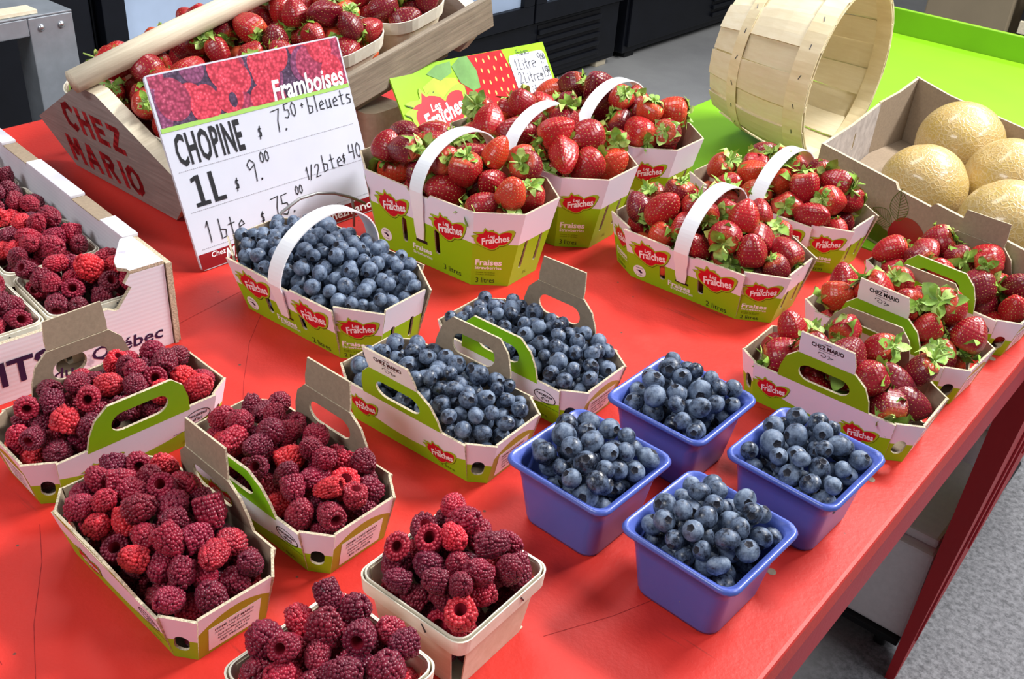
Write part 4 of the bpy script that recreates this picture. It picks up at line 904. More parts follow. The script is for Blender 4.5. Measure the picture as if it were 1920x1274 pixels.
# --- blue plastic punnets
def make_punnet():
    mb = MB(); h = .075
    def R(hw, z, r): return [(x, y, z) for x, y in rrect(hw, hw, r, 4)]
    out = [R(.030, .0, .006), R(.0405, .0, .013), R(.0418, .004, .013), R(.0475, .050, .012), R(.0505, .0675, .011), R(.0540, .0685, .012), R(.0575, .0700, .013), R(.0580, .0722, .013), R(.0566, .0750, .013), R(.0545, .0752, .012), R(.0532, .0728, .012), R(.0500, .0715, .0105), R(.0482, .066, .011), R(.0462, .050, .012), R(.0402, .004, .012), R(.0385, .0016, .012), R(.03, .0016, .006)]
    loft(mb, out, 0, True, True, True); return mb.mesh('punnet', ['tray'])
PUN = make_punnet(); P_rb = [(x, y, 0) for x, y in rrect(.0400, .0400, .009, 2)]; P_rt = [(x, y, .07) for x, y in rrect(.0512, .0512, .008, 2)]
for k, (x, y, rot, lab, fl) in enumerate([(-.3945, .6399, -1.1, 'blue plastic punnet beside the wooden raspberry baskets', 'punnet beside the wooden baskets'), (-.3857, .7858, -.9, 'blue plastic punnet at the back of the four, beside the blueberry carton', 'rearmost punnet beside the cartons'),
    (-.2498, .7905, -2.2, 'blue plastic punnet next to the strawberry carton at the table edge', 'punnet next to the strawberry carton'), (-.2637, .6371, -2.2, 'blue plastic punnet nearest the camera at the table edge', 'punnet nearest the camera')]):
    e = obj('punnet', PUN, None, (x, y, TZ+.0002), (0, 0, math.radians(rot))); tag(e, lab, 'punnet', 'blue punnets of blueberries')
    S = heap(inner(P_rb, .001), inner(P_rt, .001), .0025, .070, .0101, .023, 131+k, .19, .008, wallk=.82, power=3.2)
    place_fruit('blueberry', S, Matrix.Translation(e.location) @ Matrix.Rotation(math.radians(rot), 4, 'Z'), P_rt, .070, 'blueberry heaped in the blue '+fl, 'blueberries in the '+fl, 720+k, rb=inner(P_rb, .001), thr=.14)

# --- pint baskets of pale veneer
V_rb = [(.043, -.043, 0), (.043, .043, 0), (-.043, .043, 0), (-.043, -.043, 0)]; V_rt = [(.0525, -.0525, .068), (.0525, .0525, .068), (-.0525, .0525, .068), (-.0525, -.0525, .068)]
V_in = [(x, y, .068) for x, y in rrect(.0535, .0535, .012, 2)]; V_inb = [(x, y, 0) for x, y in rrect(.042, .042, .008, 2)]
def make_vpanel(i):
    mb = MB(); F, q = panel(V_rb, V_rt, i); plate(mb, [(q[0][0]+.006, q[0][1]), (q[1][0]-.006, q[1][1]), (q[2][0]-.010, q[2][1]), (q[3][0]+.010, q[3][1])], .0012, F, (0, 0, 0)); return mb.mesh('side_panel', ['veneer'])
VP = [make_vpanel(i) for i in range(4)]
def ringband(r0, r1, z0, z1, rad0, rad1, t):
    mb = MB(); o0 = [(x, y, z0) for x, y in rrect(r0, r0, rad0, 5)]; o1 = [(x, y, z1) for x, y in rrect(r1, r1, rad1, 5)]; i1 = [(x, y, z1) for x, y in rrect(r1-t, r1-t, rad1, 5)]; i0 = [(x, y, z0) for x, y in rrect(r0-t, r0-t, rad0, 5)]
    loft(mb, [o0, o1, i1, i0, o0], 0, False); return mb.mesh('rim_band', ['veneer_rim'])
VR1 = ringband(.0545, .0560, .0535, .0690, .010, .012, .0011); VR2 = ringband(.0520, .0535, .054, .0705, .009, .011, .0011)
mbb = MB(); box(mbb, (-.0425, -.0425, 0), (.0425, .0425, .0012)); VBOT = mbb.mesh('bottom', ['veneer'])
mbs = MB(); box(mbs, (-.004, -.0003, -.0006), (.004, .0004, .0006)); STAP = mbs.mesh('staple', ['staple'])
def pint(x, y, z, rot, label, group, tilt=0.0):
    e = empty('veneer_basket', (x, y, z), (tilt, 0, math.radians(rot))); tag(e, label, 'basket', group)
    for v in VP: obj('side_panel', v, e)
    obj('bottom', VBOT, e); obj('rim_band', VR1, e); obj('rim_band', VR2, e)
    for a in range(4):
        s = obj('staple', STAP, e); s.matrix_local = Matrix.Rotation(a*math.pi/2, 4, 'Z') @ Matrix.Translation((.018, -.0557, .0625)) @ Matrix.Rotation(1.0, 4, 'Y')
    return e
for k, (x, y, rot, lab, fl) in enumerate([(-.390, .4515, 1.5, 'pale veneer pint basket of raspberries left of the blue punnets', 'ripe raspberry heaped in the veneer basket beside the punnets'), (-.388, .3195, 0.0, 'pale veneer pint basket of raspberries cut off at the bottom edge', 'ripe raspberry heaped in the veneer basket at the bottom edge')]):
    e = pint(x, y, TZ+.0002, rot, lab, 'veneer pint baskets in front')
    S = heap(inner(V_inb, .001), V_in, .0015, .068, .0114, .026, 150+k, .15, .013, wallk=.84, power=3.0)
    place_fruit('raspberry', S, e.matrix_basis.copy(), V_in, .068, fl, 'raspberries in '+fl.split(' in ', 1)[1], 760+k, rb=V_inb)

# ------------------------------------------------------------------ white corrugated crate at the left
cr = empty('fruit_crate', (-.919, .545, TZ+.0002), (0, 0, math.radians(-6))); tag(cr, 'white corrugated fruit crate of raspberry baskets at the left edge', 'crate')
CW_, CD, CHT = .50, .56, .104
out = [(-CW_, 0), (0, 0), (0, CHT), (-.040, CHT), (-.047, .094), (-.040, .088), (-.058, .066), (-.062, .0655), (-.07, .070), (-CW_+.07, .070), (-CW_+.06, .066), (-CW_+.04, CHT), (-CW_, CHT)]
Fr = frame((0, 0, 0), (0, 1, 0), (0, 0, 1)); mb = MB(); plate(mb, out, .0055, Fr, (0, 0, 1), [oblong(-.118, .020, .034, .026, 5)]); mb.build('front_wall', ['crate_white', 'kraft_edge'], cr)
mb = MB(); text(mb, 'Québec', Fr, -.053, .0195, .0004, 0, w=.084, h=.0185, bold=.016, shear=.12); text(mb, 'FRUITS', Fr, -.203, .034, .0004, 0, w=.135, h=.030, bold=.022); text(mb, 'du', Fr, -.128, .012, .0004, 0, w=.022, h=.014, bold=.014, shear=.12); mb.build('lettering', ['ink_navy'], cr)['kind'] = 'stuff'
mb = MB(); plate(mb, [(0, 0), (-.075, 0), (-.075, -.014), (-.030, -.043), (-.014, -.047), (-.006, -.040), (0, -.040)], .004, Matrix.Translation((0, 0, CHT+.0045)), (0, 0, 1)); mb.build('corner_flap', ['crate_white', 'kraft_edge'], cr)
Fs = frame((0, .0005, 0), (-1, 0, 0), (0, 0, 1))                 # right wall seen from outside (+y)
mb = MB(); plate(mb, [(0.006, 0), (CD, 0), (CD, CHT), (0.006, CHT)], .005, Fs, (0, 0, 1)); mb.build('side_wall', ['crate_white', 'kraft_edge'], cr)
for k in range(2):
    mb = MB(); plate(mb, [(-.002+.004*k, 0), (CD, 0), (CD, CHT-.003), (-.002+.004*k, CHT+.001-.003*k)], .0042, Matrix.Translation((0, .0050+.0046*k, 0)) @ Fs, (0, 0, 1)); mb.build('outer_wall', ['kraft', 'kraft_edge'], cr)
for a, b, m in ((-.078, -.135, 'crate_white'), (-.215, -.345, 'crate_white'), (-.425, -.555, 'crate_white'), (-.138, -.212, 'kraft'), (-.348, -.422, 'kraft')):
    mb = MB(); box(mb, (b, -.0095, CHT+.0003), (a, .0096, CHT+(.0045 if m == 'crate_white' else .0018)), 0, ID, .0008); mb.build('folded_edge', [m], cr)
mb = MB(); box(mb, (-CD, -CW_, 0), (-.0057, -.0050, .003)); mb.build('bottom', ['kraft'], cr)
mb = MB(); box(mb, (-CD-.005, -CW_, 0), (-CD-.0003, .0, CHT)); mb.build('back_wall', ['crate_white'], cr)
mb = MB(); box(mb, (-CD, -CW_-.005, 0), (-.006, -CW_-.0003, CHT)); mb.build('side_wall', ['crate_white'], cr)
CM = cr.matrix_basis.copy(); k = 0
for j, yy in enumerate((-.070, -.187, -.304)):
    for i, xx in enumerate((-.066, -.183, -.300, -.417)):
        p = CM @ Vector((xx, yy, .0033)); d = (p+Vector((0, 0, .08)))-CAMP; px = 960+1926*d.dot(CR)/d.dot(CW)
        if px < -110: continue
        nm = [['nearest the notched corner', 'second along the side wall', 'third along the side wall', 'at the back'], ['at the left edge, front', 'at the left edge, second row', 'x', 'y']][min(j, 1)][i]
        e = pint(p.x, p.y, p.z, -6+2*random.uniform(-1, 1), 'pale veneer basket inside the white crate, '+nm, 'veneer baskets in the crate')
        S = heap(inner(V_inb, .001), V_in, .0015, .068, .0117, .022, 170+k, .12, .010, wallk=.86)
        place_fruit('raspberry', S, e.matrix_basis.copy(), V_in, .068, 'raspberry in the crate basket '+nm, 'raspberries in the crate basket '+nm, 780+k, thr=.22, rb=V_inb); k += 1

# ------------------------------------------------------------------ wooden tote tilted up on a basket
to = empty('wooden_tote', (-1.312, .73, TZ+.003), (math.radians(12.7), 0, 0)); tag(to, 'weathered wooden tote with stencilled end and pole handle, full of strawberries', 'tote')
TL_ = .575; endo = [(-.13, 0), (.13, 0), (.193, .067), (.024, .166), (-.024, .166), (-.193, .067)]
for yy in (0, TL_+.022):
    mb = MB(); plate(mb, endo, .022, frame((0, yy, 0), (1, 0, 0), (0, 0, 1)), (0, 0, 1)); mb.build('end_panel', ['end_wood', 'pole_wood'], to)
mb = MB(); Fe = frame((0, 0, 0), (1, 0, 0), (0, 0, 1)); hand(mb, 'CHEZ', Fe, -.098, .081, .0004, .039, 0, .0100, adv=.86, slant=0, font=STEN, wid=1.20); hand(mb, 'MARIO', Fe, -.125, .016, .0004, .040, 0, .0100, adv=.90, slant=0, font=STEN, wid=1.28); mb.build('stencil_lettering', ['stencil'], to)['kind'] = 'stuff'
mb = MB(); box(mb, (-.125, .0225, 0.001), (.125, TL_-.0005, .012), 0, ID, .001); mb.build('bottom_board', ['old_wood'], to)
for s in (-1, 1):
    a = frame((s*.186, .0225, .082 if s > 0 else .045), (0, 1, 0), (s*.012, 0, 1))
    mb = MB(); box(mb, (.001, -.026, -.006), (TL_+.02, .026, .006), 0, a @ Matrix.Translation((0, 0, s*.0070 if s > 0 else -.0070)), .002); mb.build('side_board', ['old_wood'], to)
    mb = MB(); box(mb, (s*.176-.004, .285, .015), (s*.176+.002, .31, .105), 0, ID, .001); mb.build('cleat', ['old_wood'], to)
mb = MB(); tube(mb, [(0, -.012, .184), (.001, .15, .186), (-.001, .32, .185), (.001, .48, .187), (0, TL_+.032, .185)], [.0168, .0185, .018, .0178, .017], 8, 0); mb.build('pole_handle', ['pole_wood'], to)
TM = to.matrix_basis.copy()
SB_b = [(x, y, 0) for x, y in rrect(.118, .050, .03, 3)]; SB_t = [(x, y, .1) for x, y in rrect(.160, .066, .045, 3)]
def make_splint():
    mb = MB(); R = lambda hx, hy, r, z: [(x, y, z) for x, y in rrect(hx, hy, r, 6)]
    loft(mb, [R(.118, .050, .03, .0), R(.160, .066, .045, .1), R(.1585, .0645, .044, .1), R(.117, .049, .03, .002)], 0, False, True, True); return mb.mesh('splint_body', ['veneer'])
def make_splint_rim():
    mb = MB(); R = lambda hx, hy, r, z: [(x, y, z) for x, y in rrect(hx, hy, r, 6)]
    loft(mb, [R(.1565, .0646, .044, .082), R(.1625, .0676, .046, .103), R(.1605, .0660, .045, .103), R(.155, .063, .044, .082), R(.1565, .0646, .044, .082)], 0, False); return mb.mesh('rim_band', ['veneer_rim'])
SPB, SPR = make_splint(), make_splint_rim()
for k, (yy, nm) in enumerate(((.0905, 'first behind the stencilled end'), (.229, 'second behind the price sign'), (.3675, 'third beside the price sign'), (.506, 'last at the far end'))):
    B_ = TM @ Matrix.Translation((0, yy, .0125)); e = empty('splint_basket', B_.to_translation(), (math.radians(12.7), 0, 0)); tag(e, 'pale splint basket in the wooden tote, '+nm, 'basket', 'splint baskets in the tote')
    obj('splint_body', SPB, e); obj('rim_band', SPR, e)
    for xx in (-.06, .05): s = obj('staple', STAP, e); s.matrix_local = Matrix.Translation((xx, -.067, .094)) @ Matrix.Rotation(1.1, 4, 'Y')
    S = heap(SB_b, SB_t, .003, .1, .0195, .050, 210+k, .12, .016, wallk=.84)
    place_fruit('strawberry', S, B_, SB_t, .1, 'strawberry in the tote basket '+nm, 'strawberries in the tote basket '+nm, 820+k, thr=.2, rb=inner(SB_b, .001))
pe = empty('splint_basket', (-1.225, 1.12, TZ+.0783), (math.pi, 0, .03)); tag(pe, 'overturned pale splint basket propping up the tote', 'basket'); pe.scale = (.55, .8, .78)
obj('splint_body', SPB, pe); obj('rim_band', SPR, pe); pe.location.z = TZ+.103*.78+.0004

# ------------------------------------------------------------------ bushel basket on its side
BL_ = .20; bu = empty('bushel_basket', (-.838, 1.698, TZ+.1562), (0, math.radians(90.6), math.radians(-1))); tag(bu, 'empty round slatted bushel basket lying on its side on the lime table', 'basket')
def brad(t): return .120+.030*math.sin(min(1, t*1.25)*math.pi/2)
def stave_mesh(w, off):
    mb = MB(); V = []; nt_, na = 9, 4
    for lay in (0, .0018):
        for i in range(nt_):
            t = i/(nt_-1)*1.0; r = brad(t)+off+lay
            for k in range(na):
                a = w*(k/(na-1)-.5)*(1.0-.10*(1-t)); rr = r*(1+.004*math.cos(k*2.1)); V.append((rr*math.cos(a), rr*math.sin(a), t*BL_))
    n1 = nt_*na; F_ = []
    for i in range(nt_-1):
        for k in range(na-1):
            q = (i*na+k, i*na+k+1, (i+1)*na+k+1, (i+1)*na+k); F_.append(tuple(n1+x for x in q)); F_.append(tuple(reversed(q)))
        F_.append((i*na, (i+1)*na, n1+(i+1)*na, n1+i*na)); F_.append((n1+i*na+na-1, n1+(i+1)*na+na-1, (i+1)*na+na-1, i*na+na-1))
    for k in range(na-1): F_.append((k+1, k, n1+k, n1+k+1)); e = (nt_-1)*na; F_.append((e+k, e+k+1, n1+e+k+1, n1+e+k))
    mb.add(V, F_, 0, False); return mb.mesh('stave', ['stave'])
st_a, st_b = stave_mesh(2*math.pi/20*1.02, -.0026), stave_mesh(2*math.pi/20*1.16, .0010)
for k in range(20): obj('stave', (st_a, st_b)[k % 2], bu, (0, 0, 0), (0, 0, 2*math.pi*k/20+random.uniform(-.015, .015)))
def hoop(z0, z1, off, th_, name):
    mb = MB(); n = 60; r = lambda z: brad(z/BL_)+off; C_ = lambda rr, z: [(rr*math.cos(2*math.pi*k/n), rr*math.sin(2*math.pi*k/n), z) for k in range(n)]
    loft(mb, [C_(r(z0), z0), C_(r(z0)+th_, z0), C_(r(z1)+th_, z1), C_(r(z1), z1), C_(r(z0), z0)], 0, False); return mb.build(name, ['hoop'], bu)
hoop(.163, .199, .0028, .002, 'rim_hoop'); hoop(.045, .066, .0028, .0018, 'middle_hoop'); hoop(.172, .1995, -.0042, .002, 'inner_hoop')
mb = MB(); n = 40; loft(mb, [[(r*math.cos(2*math.pi*k/n), r*math.sin(2*math.pi*k/n), z) for k in range(n)] for r, z in ((.1175, 0), (.1175, .005))], 0, False, True, True); mb.build('base_disc', ['stave'], bu)
for k in range(20):
    for z in (.18, .056):
        a = 2*math.pi*(k+.5)/20; r = brad(z/BL_)+.0050; s = obj('staple', STAP, bu); s.matrix_local = Matrix.Rotation(a, 4, 'Z') @ Matrix.Translation((r, 0, z)) @ Matrix.Rotation(math.pi/2, 4, 'Z') @ Matrix.Rotation(.4*(k % 3-1), 4, 'Y')

# ------------------------------------------------------------------ melon box
mbx = empty('melon_box', (-.583, 1.50, TZ)); tag(mbx, 'open brown cardboard box with printed leaf holding the melons', 'box')
dv = Vector((math.cos(math.radians(-22.5)), math.sin(math.radians(-22.5)), 0)); FLc = Vector((0, 0, 0)); FRc = dv*.43; BLc = Vector((-.010, .41, 0)); BRc = BLc+dv*.43; CHc = Vector((-.026, .285, 0)); BH = .102
Ff = frame(FLc, dv, (0, 0, 1)); mb = MB()
plate(mb, [(0, 0), (.43, 0), (.43, BH), (.235, BH), (.228, BH-.008), (.165, BH-.008), (.158, BH), (0, BH)], .005, Ff, (0, 0, 1)); mb.build('front_wall', ['kraft', 'kraft_edge'], mbx)
mb = MB(); decal(mb, [(.004, .004), (.30, .004), (.30, .012), (.15, .03), (.004, .052)], Ff, .0003, 0)
# printed strawberry with leaves
c = (.205, .034); decal(mb, [(c[0]+.036*math.cos(t)*(1-.12*math.sin(t)), c[1]+.030*math.sin(t)) for t in np.linspace(0, 6.283, 25)[:-1]], Ff, .0006, 1)
def leafprint(cx, cy, ln, w, ang):
    ca, sa = math.cos(ang), math.sin(ang)
    def seg(p, q, t=.0009):
        P, Q = [Vector((cx+x*ca-y*sa, cy+x*sa+y*ca, .0008)) for x, y in (p, q)]; d = (Q-P).normalized(); n_ = Vector((-d.y, d.x, 0))*t/2; mb.add([Ff @ x for x in (P+n_, P-n_, Q-n_, Q+n_)], [(0, 1, 2, 3)], 2)
    E_ = [(ln*t, w*math.sin(math.pi*t**.8)) for t in np.linspace(0, 1, 13)]
    for sg in (1, -1):
        for i in range(12): seg((E_[i][0], sg*E_[i][1]), (E_[i+1][0], sg*E_[i+1][1]))
        for i in range(1, 10): seg((E_[i][0], 0), (min(ln, E_[i][0]+w*.45), sg*E_[min(12, i+2)][1]*.95), .0006)
    seg((0, 0), (ln, 0))
leafprint(.180, .050, .048, .017, 1.72); leafprint(.172, .040, .042, .014, 2.9); leafprint(.235, .040, .035, .012, .45)
mb.build('box_print', ['ink_olive', 'sign_red', 'ink_olive'], mbx)['kind'] = 'stuff'
Fb = frame(BRc, -dv, (0, 0, 1)); mb = MB(); plate(mb, [(0, 0), (.43, 0), (.43, BH+.02), (.35, BH+.012), (0, BH+.006)], .005, Fb, (0, 0, 1)); mb.build('back_wall', ['kraft', 'kraft_edge'], mbx)
def wallseg(A, B, h0, h1, m, name, holes=()):
    F = frame(A, B-A, (0, 0, 1)); l = (B-A).length; mb = MB(); plate(mb, [(.0005, 0), (l-.0005, 0), (l-.0005, h1), (l*.5, (h0+h1)/2-.004), (.0005, h0)], .005, F, (0, 0, 1), holes); mb.build(name, [m, 'kraft_edge'], mbx)
wallseg(CHc, FLc, BH-.006, BH, 'torn', 'torn_end_wall', [oblong(.12, .06, .006, .03, 4)]); wallseg(BLc, CHc, BH+.02, BH-.004, 'kraft', 'corner_wall'); wallseg(FRc, BRc, BH, BH, 'kraft', 'end_wall')
mb = MB(); plate(mb, [(p.x, p.y) for p in (FLc+Vector((.006, .004, 0)), FRc+Vector((-.004, .008, 0)), BRc+Vector((-.006, -.006, 0)), BLc+Vector((.004, -.008, 0)), CHc+Vector((.006, 0, 0)))], .003, Matrix.Translation((0, 0, .0035)), (0, 0, 0)); mb.build('bottom', ['kraft'], mbx)
def make_melon(seed, sq):
    g = np.random.default_rng(seed); mb = MB(); n, m = 60, 32; V = []
    for i in range(1, m):
        p = math.pi*i/m
        for k in range(n):
            a = 2*math.pi*k/n; rib = 1-.018*max(0, math.cos(a*5+seed))**6*math.sin(p); V.append((math.sin(p)*math.cos(a)*rib, math.sin(p)*math.sin(a)*rib, math.cos(p)*sq*(1-.04*math.exp(-(p*4)**2))))
    V += [(0, 0, sq*.97), (0, 0, -sq)]; F_ = [(i*n+k, (i+1)*n+k, (i+1)*n+(k+1) % n, i*n+(k+1) % n) for i in range(m-2) for k in range(n)]
    F_ += [((k+1) % n, len(V)-2, k) for k in range(n)]+[((m-2)*n+k, len(V)-1, (m-2)*n+(k+1) % n) for k in range(n)]
    mb.add(V, F_, 0, True); return mb.mesh('cantaloupe', ['melon'])
for k, (x, y, r, sq, rot, lab) in enumerate([(-.446, 1.748, .0715, 1.02, (.5, .3, 0), 'netted cantaloupe against the back wall of the box'), (-.4256, 1.537, .0655, 1.03, (1.3, .2, 0), 'netted cantaloupe by the front wall notch of the box'), (-.332, 1.648, .070, 1.0, (.3, -.7, .4), 'smoother cantaloupe with a groove, middle of the box'), (-.281, 1.478, .069, 1.04, (1.2, .8, 0), 'yellow cantaloupe nearest the kraft tab at the right edge')]):
    me = make_melon(k+1, sq); me.transform(Matrix.Scale(r, 4)); o = obj('cantaloupe', me, None, (x, y, TZ+.0037+r*1.0), rot); tag(o, lab, 'melon', 'cantaloupes in the box')
    zmin = min((Euler(rot).to_matrix() @ v.co).z for v in me.vertices); o.location.z = TZ+.0037-zmin

# ------------------------------------------------------------------ price signs
sg = empty('price_sign', (-1.036, .668, TZ+.0012)); tag(sg, 'white raspberry price sign with berry photo header leaning on the tote', 'sign')
SW, SH = .3045, .2527; ex = Vector((math.cos(math.radians(87.8)), math.sin(math.radians(87.8)), 0)); nn = Vector((ex.y, -ex.x, 0)); la = math.radians(20.4)
Fg = frame((0, 0, 0), ex, Vector((0, 0, 1))*math.cos(la)-nn*math.sin(la))
def U(u): return u*SW
def Vv(v): return (1-v)*SH
mb = MB(); o = [(x+SW/2, y+SH/2) for x, y in rrect(SW/2, SH/2, .006, 3)]; plate(mb, o, .004, Fg, (0, 0, 0)); mb.build('card', ['sign_white'], sg)
mb = MB(); hx0, hx1, hy0, hy1 = U(.012), U(.99), Vv(.265), Vv(.008)
decal(mb, [(hx0, hy0), (hx1, hy0), (hx1, hy1), (hx0, hy1)], Fg, .0003, 0); g = np.random.default_rng(4); zz = .00042
spots = [(u+.02*g.normal(), v+.02*g.normal(), g.uniform(.034, .046), int(g.integers(3)), g.uniform(-.9, .9)) for v in (.03, .13, .23) for u in np.linspace(.03, .97, 6)]
spots += [(.10, .145, .052, 2, .3), (.235, .20, .046, 1, -.3), (.37, .05, .056, 1, .2), (.36, .19, .044, 1, -.2), (.565, .12, .046, 1, .3), (.63, .03, .048, 1, 0), (.80, .12, .044, 2, .1), (.53, .25, .042, 1, .8), (.92, .18, .040, 1, -.2), (.88, .04, .044, 1, .4)]
for u, v, dd, m_, ro in spots:
    P = []
    for t in np.linspace(0, 2*math.pi, 25)[:-1]:
        a, b = dd*.46*math.cos(t), dd*.58*math.sin(t)*(1 if math.sin(t) > 0 else .85); x, y = U(u)+a*math.cos(ro)-b*math.sin(ro), Vv(v)+a*math.sin(ro)+b*math.cos(ro); P.append((min(hx1, max(hx0, x)), min(hy1, max(hy0, y))))
    Q = []
    for p_ in P:
        if not Q or abs(p_[0]-Q[-1][0])+abs(p_[1]-Q[-1][1]) > 1e-6: Q.append(p_)
    if len(Q) > 3 and abs(area2(Q)) > 1e-6: decal(mb, Q, Fg, zz, 1+m_); zz += .000012
decal(mb, [(U(.372)+.006*math.cos(t), Vv(.205)+.010*math.sin(t)) for t in np.linspace(0, 6.283, 17)[:-1]], Fg, zz+.00003, 0)
mb.build('photo_header', [photo_mat('dusk', (.075, .035, .085)), photo_mat('plum', (.24, .055, .15)), photo_mat('rose', (.66, .045, .085)), photo_mat('wine', (.40, .045, .11))], sg)['kind'] = 'stuff'
mb = MB(); decal(mb, [(U(.005), Vv(.285)), (U(.995), Vv(.285)), (U(.995), Vv(.262)), (U(.005), Vv(.262))], Fg, .0006, 0); mb.build('header_rule', ['rule_green'], sg)
mb = MB(); decal(mb, [(U(.004), Vv(.995)), (U(.996), Vv(.995)), (U(.996), Vv(.915)), (U(.004), Vv(.915))], Fg, .0004, 0)
text(mb, 'Chez', Fg, U(.10), Vv(.932), .0007, 1, w=.022, h=.007, shear=.25, bold=.01); text(mb, 'Mario', Fg, U(.20), Vv(.957), .0007, 1, w=.045, h=.016, shear=.35, bold=.01); text(mb, 'chezmario.', Fg, U(.83), Vv(.955), .0007, 1, w=.088, h=.012, bold=.02)
mb.build('footer_band', ['sign_red', 'ink_white'], sg)['kind'] = 'stuff'
mb = MB(); z = .0006
text(mb, 'CHOPINE', Fg, U(.205), Vv(.385), z, 0, w=U(.325), h=.042, bold=.022, spacing=1.05)
x0, y0 = U(.055), Vv(.68)
for q in ([(.004, .032), (.004, .0375), (.011, .040), (.0165, .040), (.0165, .005), (.0105, .005), (.0105, .034)], [(.003, 0), (.024, 0), (.024, .0052), (.003, .0052)], [(.030, 0), (.036, 0), (.036, .040), (.030, .040)], [(.0355, 0), (.048, 0), (.048, .0055), (.0355, .0055)]): decal(mb, [(x0+a, y0+b) for a, b in q], Fg, z, 0)
for v in (.49, .70, .895):
    for i in range(100): u = .03+.94*i/100; decal(mb, [(U(u), Vv(v)), (U(u)+.0012, Vv(v)), (U(u)+.0012, Vv(v)+.0008), (U(u), Vv(v)+.0008)], Fg, z, 1)
mb.build('printed_prices', ['ink_black', 'ink_grey'], sg)['kind'] = 'stuff'
mb = MB(); text(mb, 'Framboises', Fg, U(.775), Vv(.212), .0009, 0, w=U(.40), h=.028, shear=.12, bold=.025); mb.build('printed_title', ['ink_white'], sg)['kind'] = 'stuff'
mb = MB()
for s, u, v, h in (('$', .445, .43, .015), ('7.', .53, .425, .030), ('50', .605, .365, .019), ('+', .70, .34, .011), ('bleuets', .735, .372, .021), ('$', .265, .655, .015), ('9.', .34, .64, .030), ('00', .42, .555, .014), ('1', .05, .87, .028), ('bte', .13, .87, .025), ('$', .345, .86, .014), ('75.', .41, .86, .028), ('00', .555, .775, .012), ('1/2', .625, .715, .017), ('bte', .735, .70, .022), ('$', .855, .685, .012), ('40', .90, .68, .021)):
    hand(mb, s, Fg, U(u), Vv(v), z+.0002, h, 0, .0013)
mb.build('handwritten_prices', ['ink_black'], sg)['kind'] = 'stuff'
mb = MB(); tube(mb, [Vector(p)-Vector((-1.036, .668, 0)) for p in [(-.995, .745, .004), (-.995, .752, .050), (-.995, .770, .068), (-.995, .80, .078), (-.995, .83, .077), (-.995, .86, .068), (-.995, .888, .054), (-.993, .915, .036)]], .0022, 8, 0); tube(mb, [Vector(p)-Vector((-1.036, .668, 0)) for p in [(-.995, .892, .052), (-.998, .898, .03), (-1.0, .90, .003)]], .002, 8, 0); mb.build('wire_stand', ['wire'], sg)

s2 = empty('price_sign', (-1.12, 1.08, TZ)); tag(s2, 'green and red strawberry price sign behind the three litre cartons', 'sign')
t0 = Vector((0, 0, .164)); ex = Vector((0, .382, -.024)); ey = Vector((-.100, -.004, .150)); ey = (ey-ex.normalized()*ey.dot(ex.normalized())).normalized(); SW, SH = .385, .188
def V2(v): return (1-v*.64)*SH
F2 = frame(t0-ey*SH, ex, ey)
mb = MB(); plate(mb, [(0, 0), (SW, 0), (SW, SH), (0, SH)], .003, F2, (0, 0, 0)); mb.build('card', ['sign_green'], s2)
mb = MB(); z = .0004
decal(mb, [(U(.30), V2(.62)), (U(.17), V2(.55)), (U(.155), V2(.30)), (U(.24), V2(.20)), (U(.36), V2(.26)), (U(.40), V2(.48))], F2, z, 0)
decal(mb, [(U(.42), 0.001), (U(.40), V2(.60)), (U(.37), V2(.30)), (U(.42), V2(.12)), (U(.47), V2(.003)), (U(.70), V2(.003)), (U(.74), V2(.5)), (U(.75), 0.001)], F2, z, 1)
decal(mb, [(U(.36), V2(.10)), (U(.42), V2(.004)), (U(.47), V2(.004)), (U(.50), V2(.22)), (U(.49), V2(.46)), (U(.44), V2(.48)), (U(.38), V2(.34))], F2, z*2, 2)
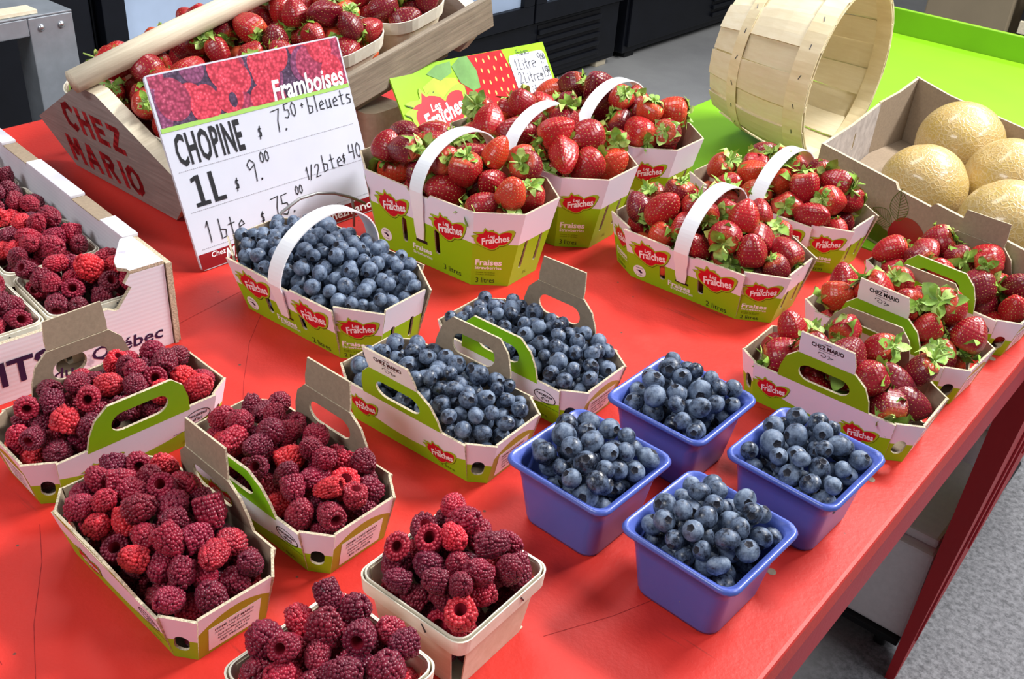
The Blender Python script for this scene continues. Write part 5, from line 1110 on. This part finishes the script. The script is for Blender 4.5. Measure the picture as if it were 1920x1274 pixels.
decal(mb, [(U(.20), V2(.14)), (U(.27), V2(.05)), (U(.36), V2(.03)), (U(.35), V2(.18)), (U(.27), V2(.26))], F2, z*2, 2)
g = np.random.default_rng(5)
for i in range(5):
    for j in range(6):
        u = .52+.042*i+.012*(j % 2); v = .08+.155*j+.03*(i % 2)
        if u > .715: continue
        decal(mb, [(U(u)+.0022*math.cos(t), V2(v)+.0040*math.sin(t)) for t in np.linspace(0, 6.283, 9)[:-1]], F2, z*2, 3)
mb.build('printed_berry', ['sign_pale', 'gloss_red', 'sign_leaf', 'seed_print'], s2)['kind'] = 'stuff'
mb = MB(); o = [(x+U(.852), y+Vv(.52)) for x, y in rrect(U(.128), SH*.45, .010, 4)]; decal(mb, o, F2, z*3, 0); mb.build('price_panel', ['sign_white'], s2)
put_logo(s2, F2, U(.20), Vv(.43), .150).location += F2.to_3x3() @ Vector((0, 0, .0012))
mb = MB()
for s, u, v, h in (('FraisEs', .79, .13, .010), ('1', .745, .33, .018), ('LitrE', .78, .34, .019), ('>', .882, .32, .012), ('9.', .92, .31, .020), ('50', .948, .25, .010), ('2', .75, .53, .019), ('LitrEs', .785, .54, .019), ('>', .90, .52, .012), ('15.', .918, .51, .018), ('50', .955, .45, .010), ('3', .755, .73, .019), ('LitrEs', .79, .74, .019), ('>', .905, .72, .012), ('19', .92, .71, .016), ('50', .95, .69, .013)):
    hand(mb, s, F2, U(u), V2(v), z*4, h, 0, .0011, adv=.62)
mb.build('handwritten_prices', ['ink_pen'], s2)['kind'] = 'stuff'

# ------------------------------------------------------------------ fruit under the top layers
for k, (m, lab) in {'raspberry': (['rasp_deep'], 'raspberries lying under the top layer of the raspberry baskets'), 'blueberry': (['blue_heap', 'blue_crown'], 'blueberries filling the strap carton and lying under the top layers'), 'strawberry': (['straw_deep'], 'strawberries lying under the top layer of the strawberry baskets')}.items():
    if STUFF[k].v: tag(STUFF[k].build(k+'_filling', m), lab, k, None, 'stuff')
print('FRUIT', COUNT, 'stuff verts', {k: len(v.v) for k, v in STUFF.items()})
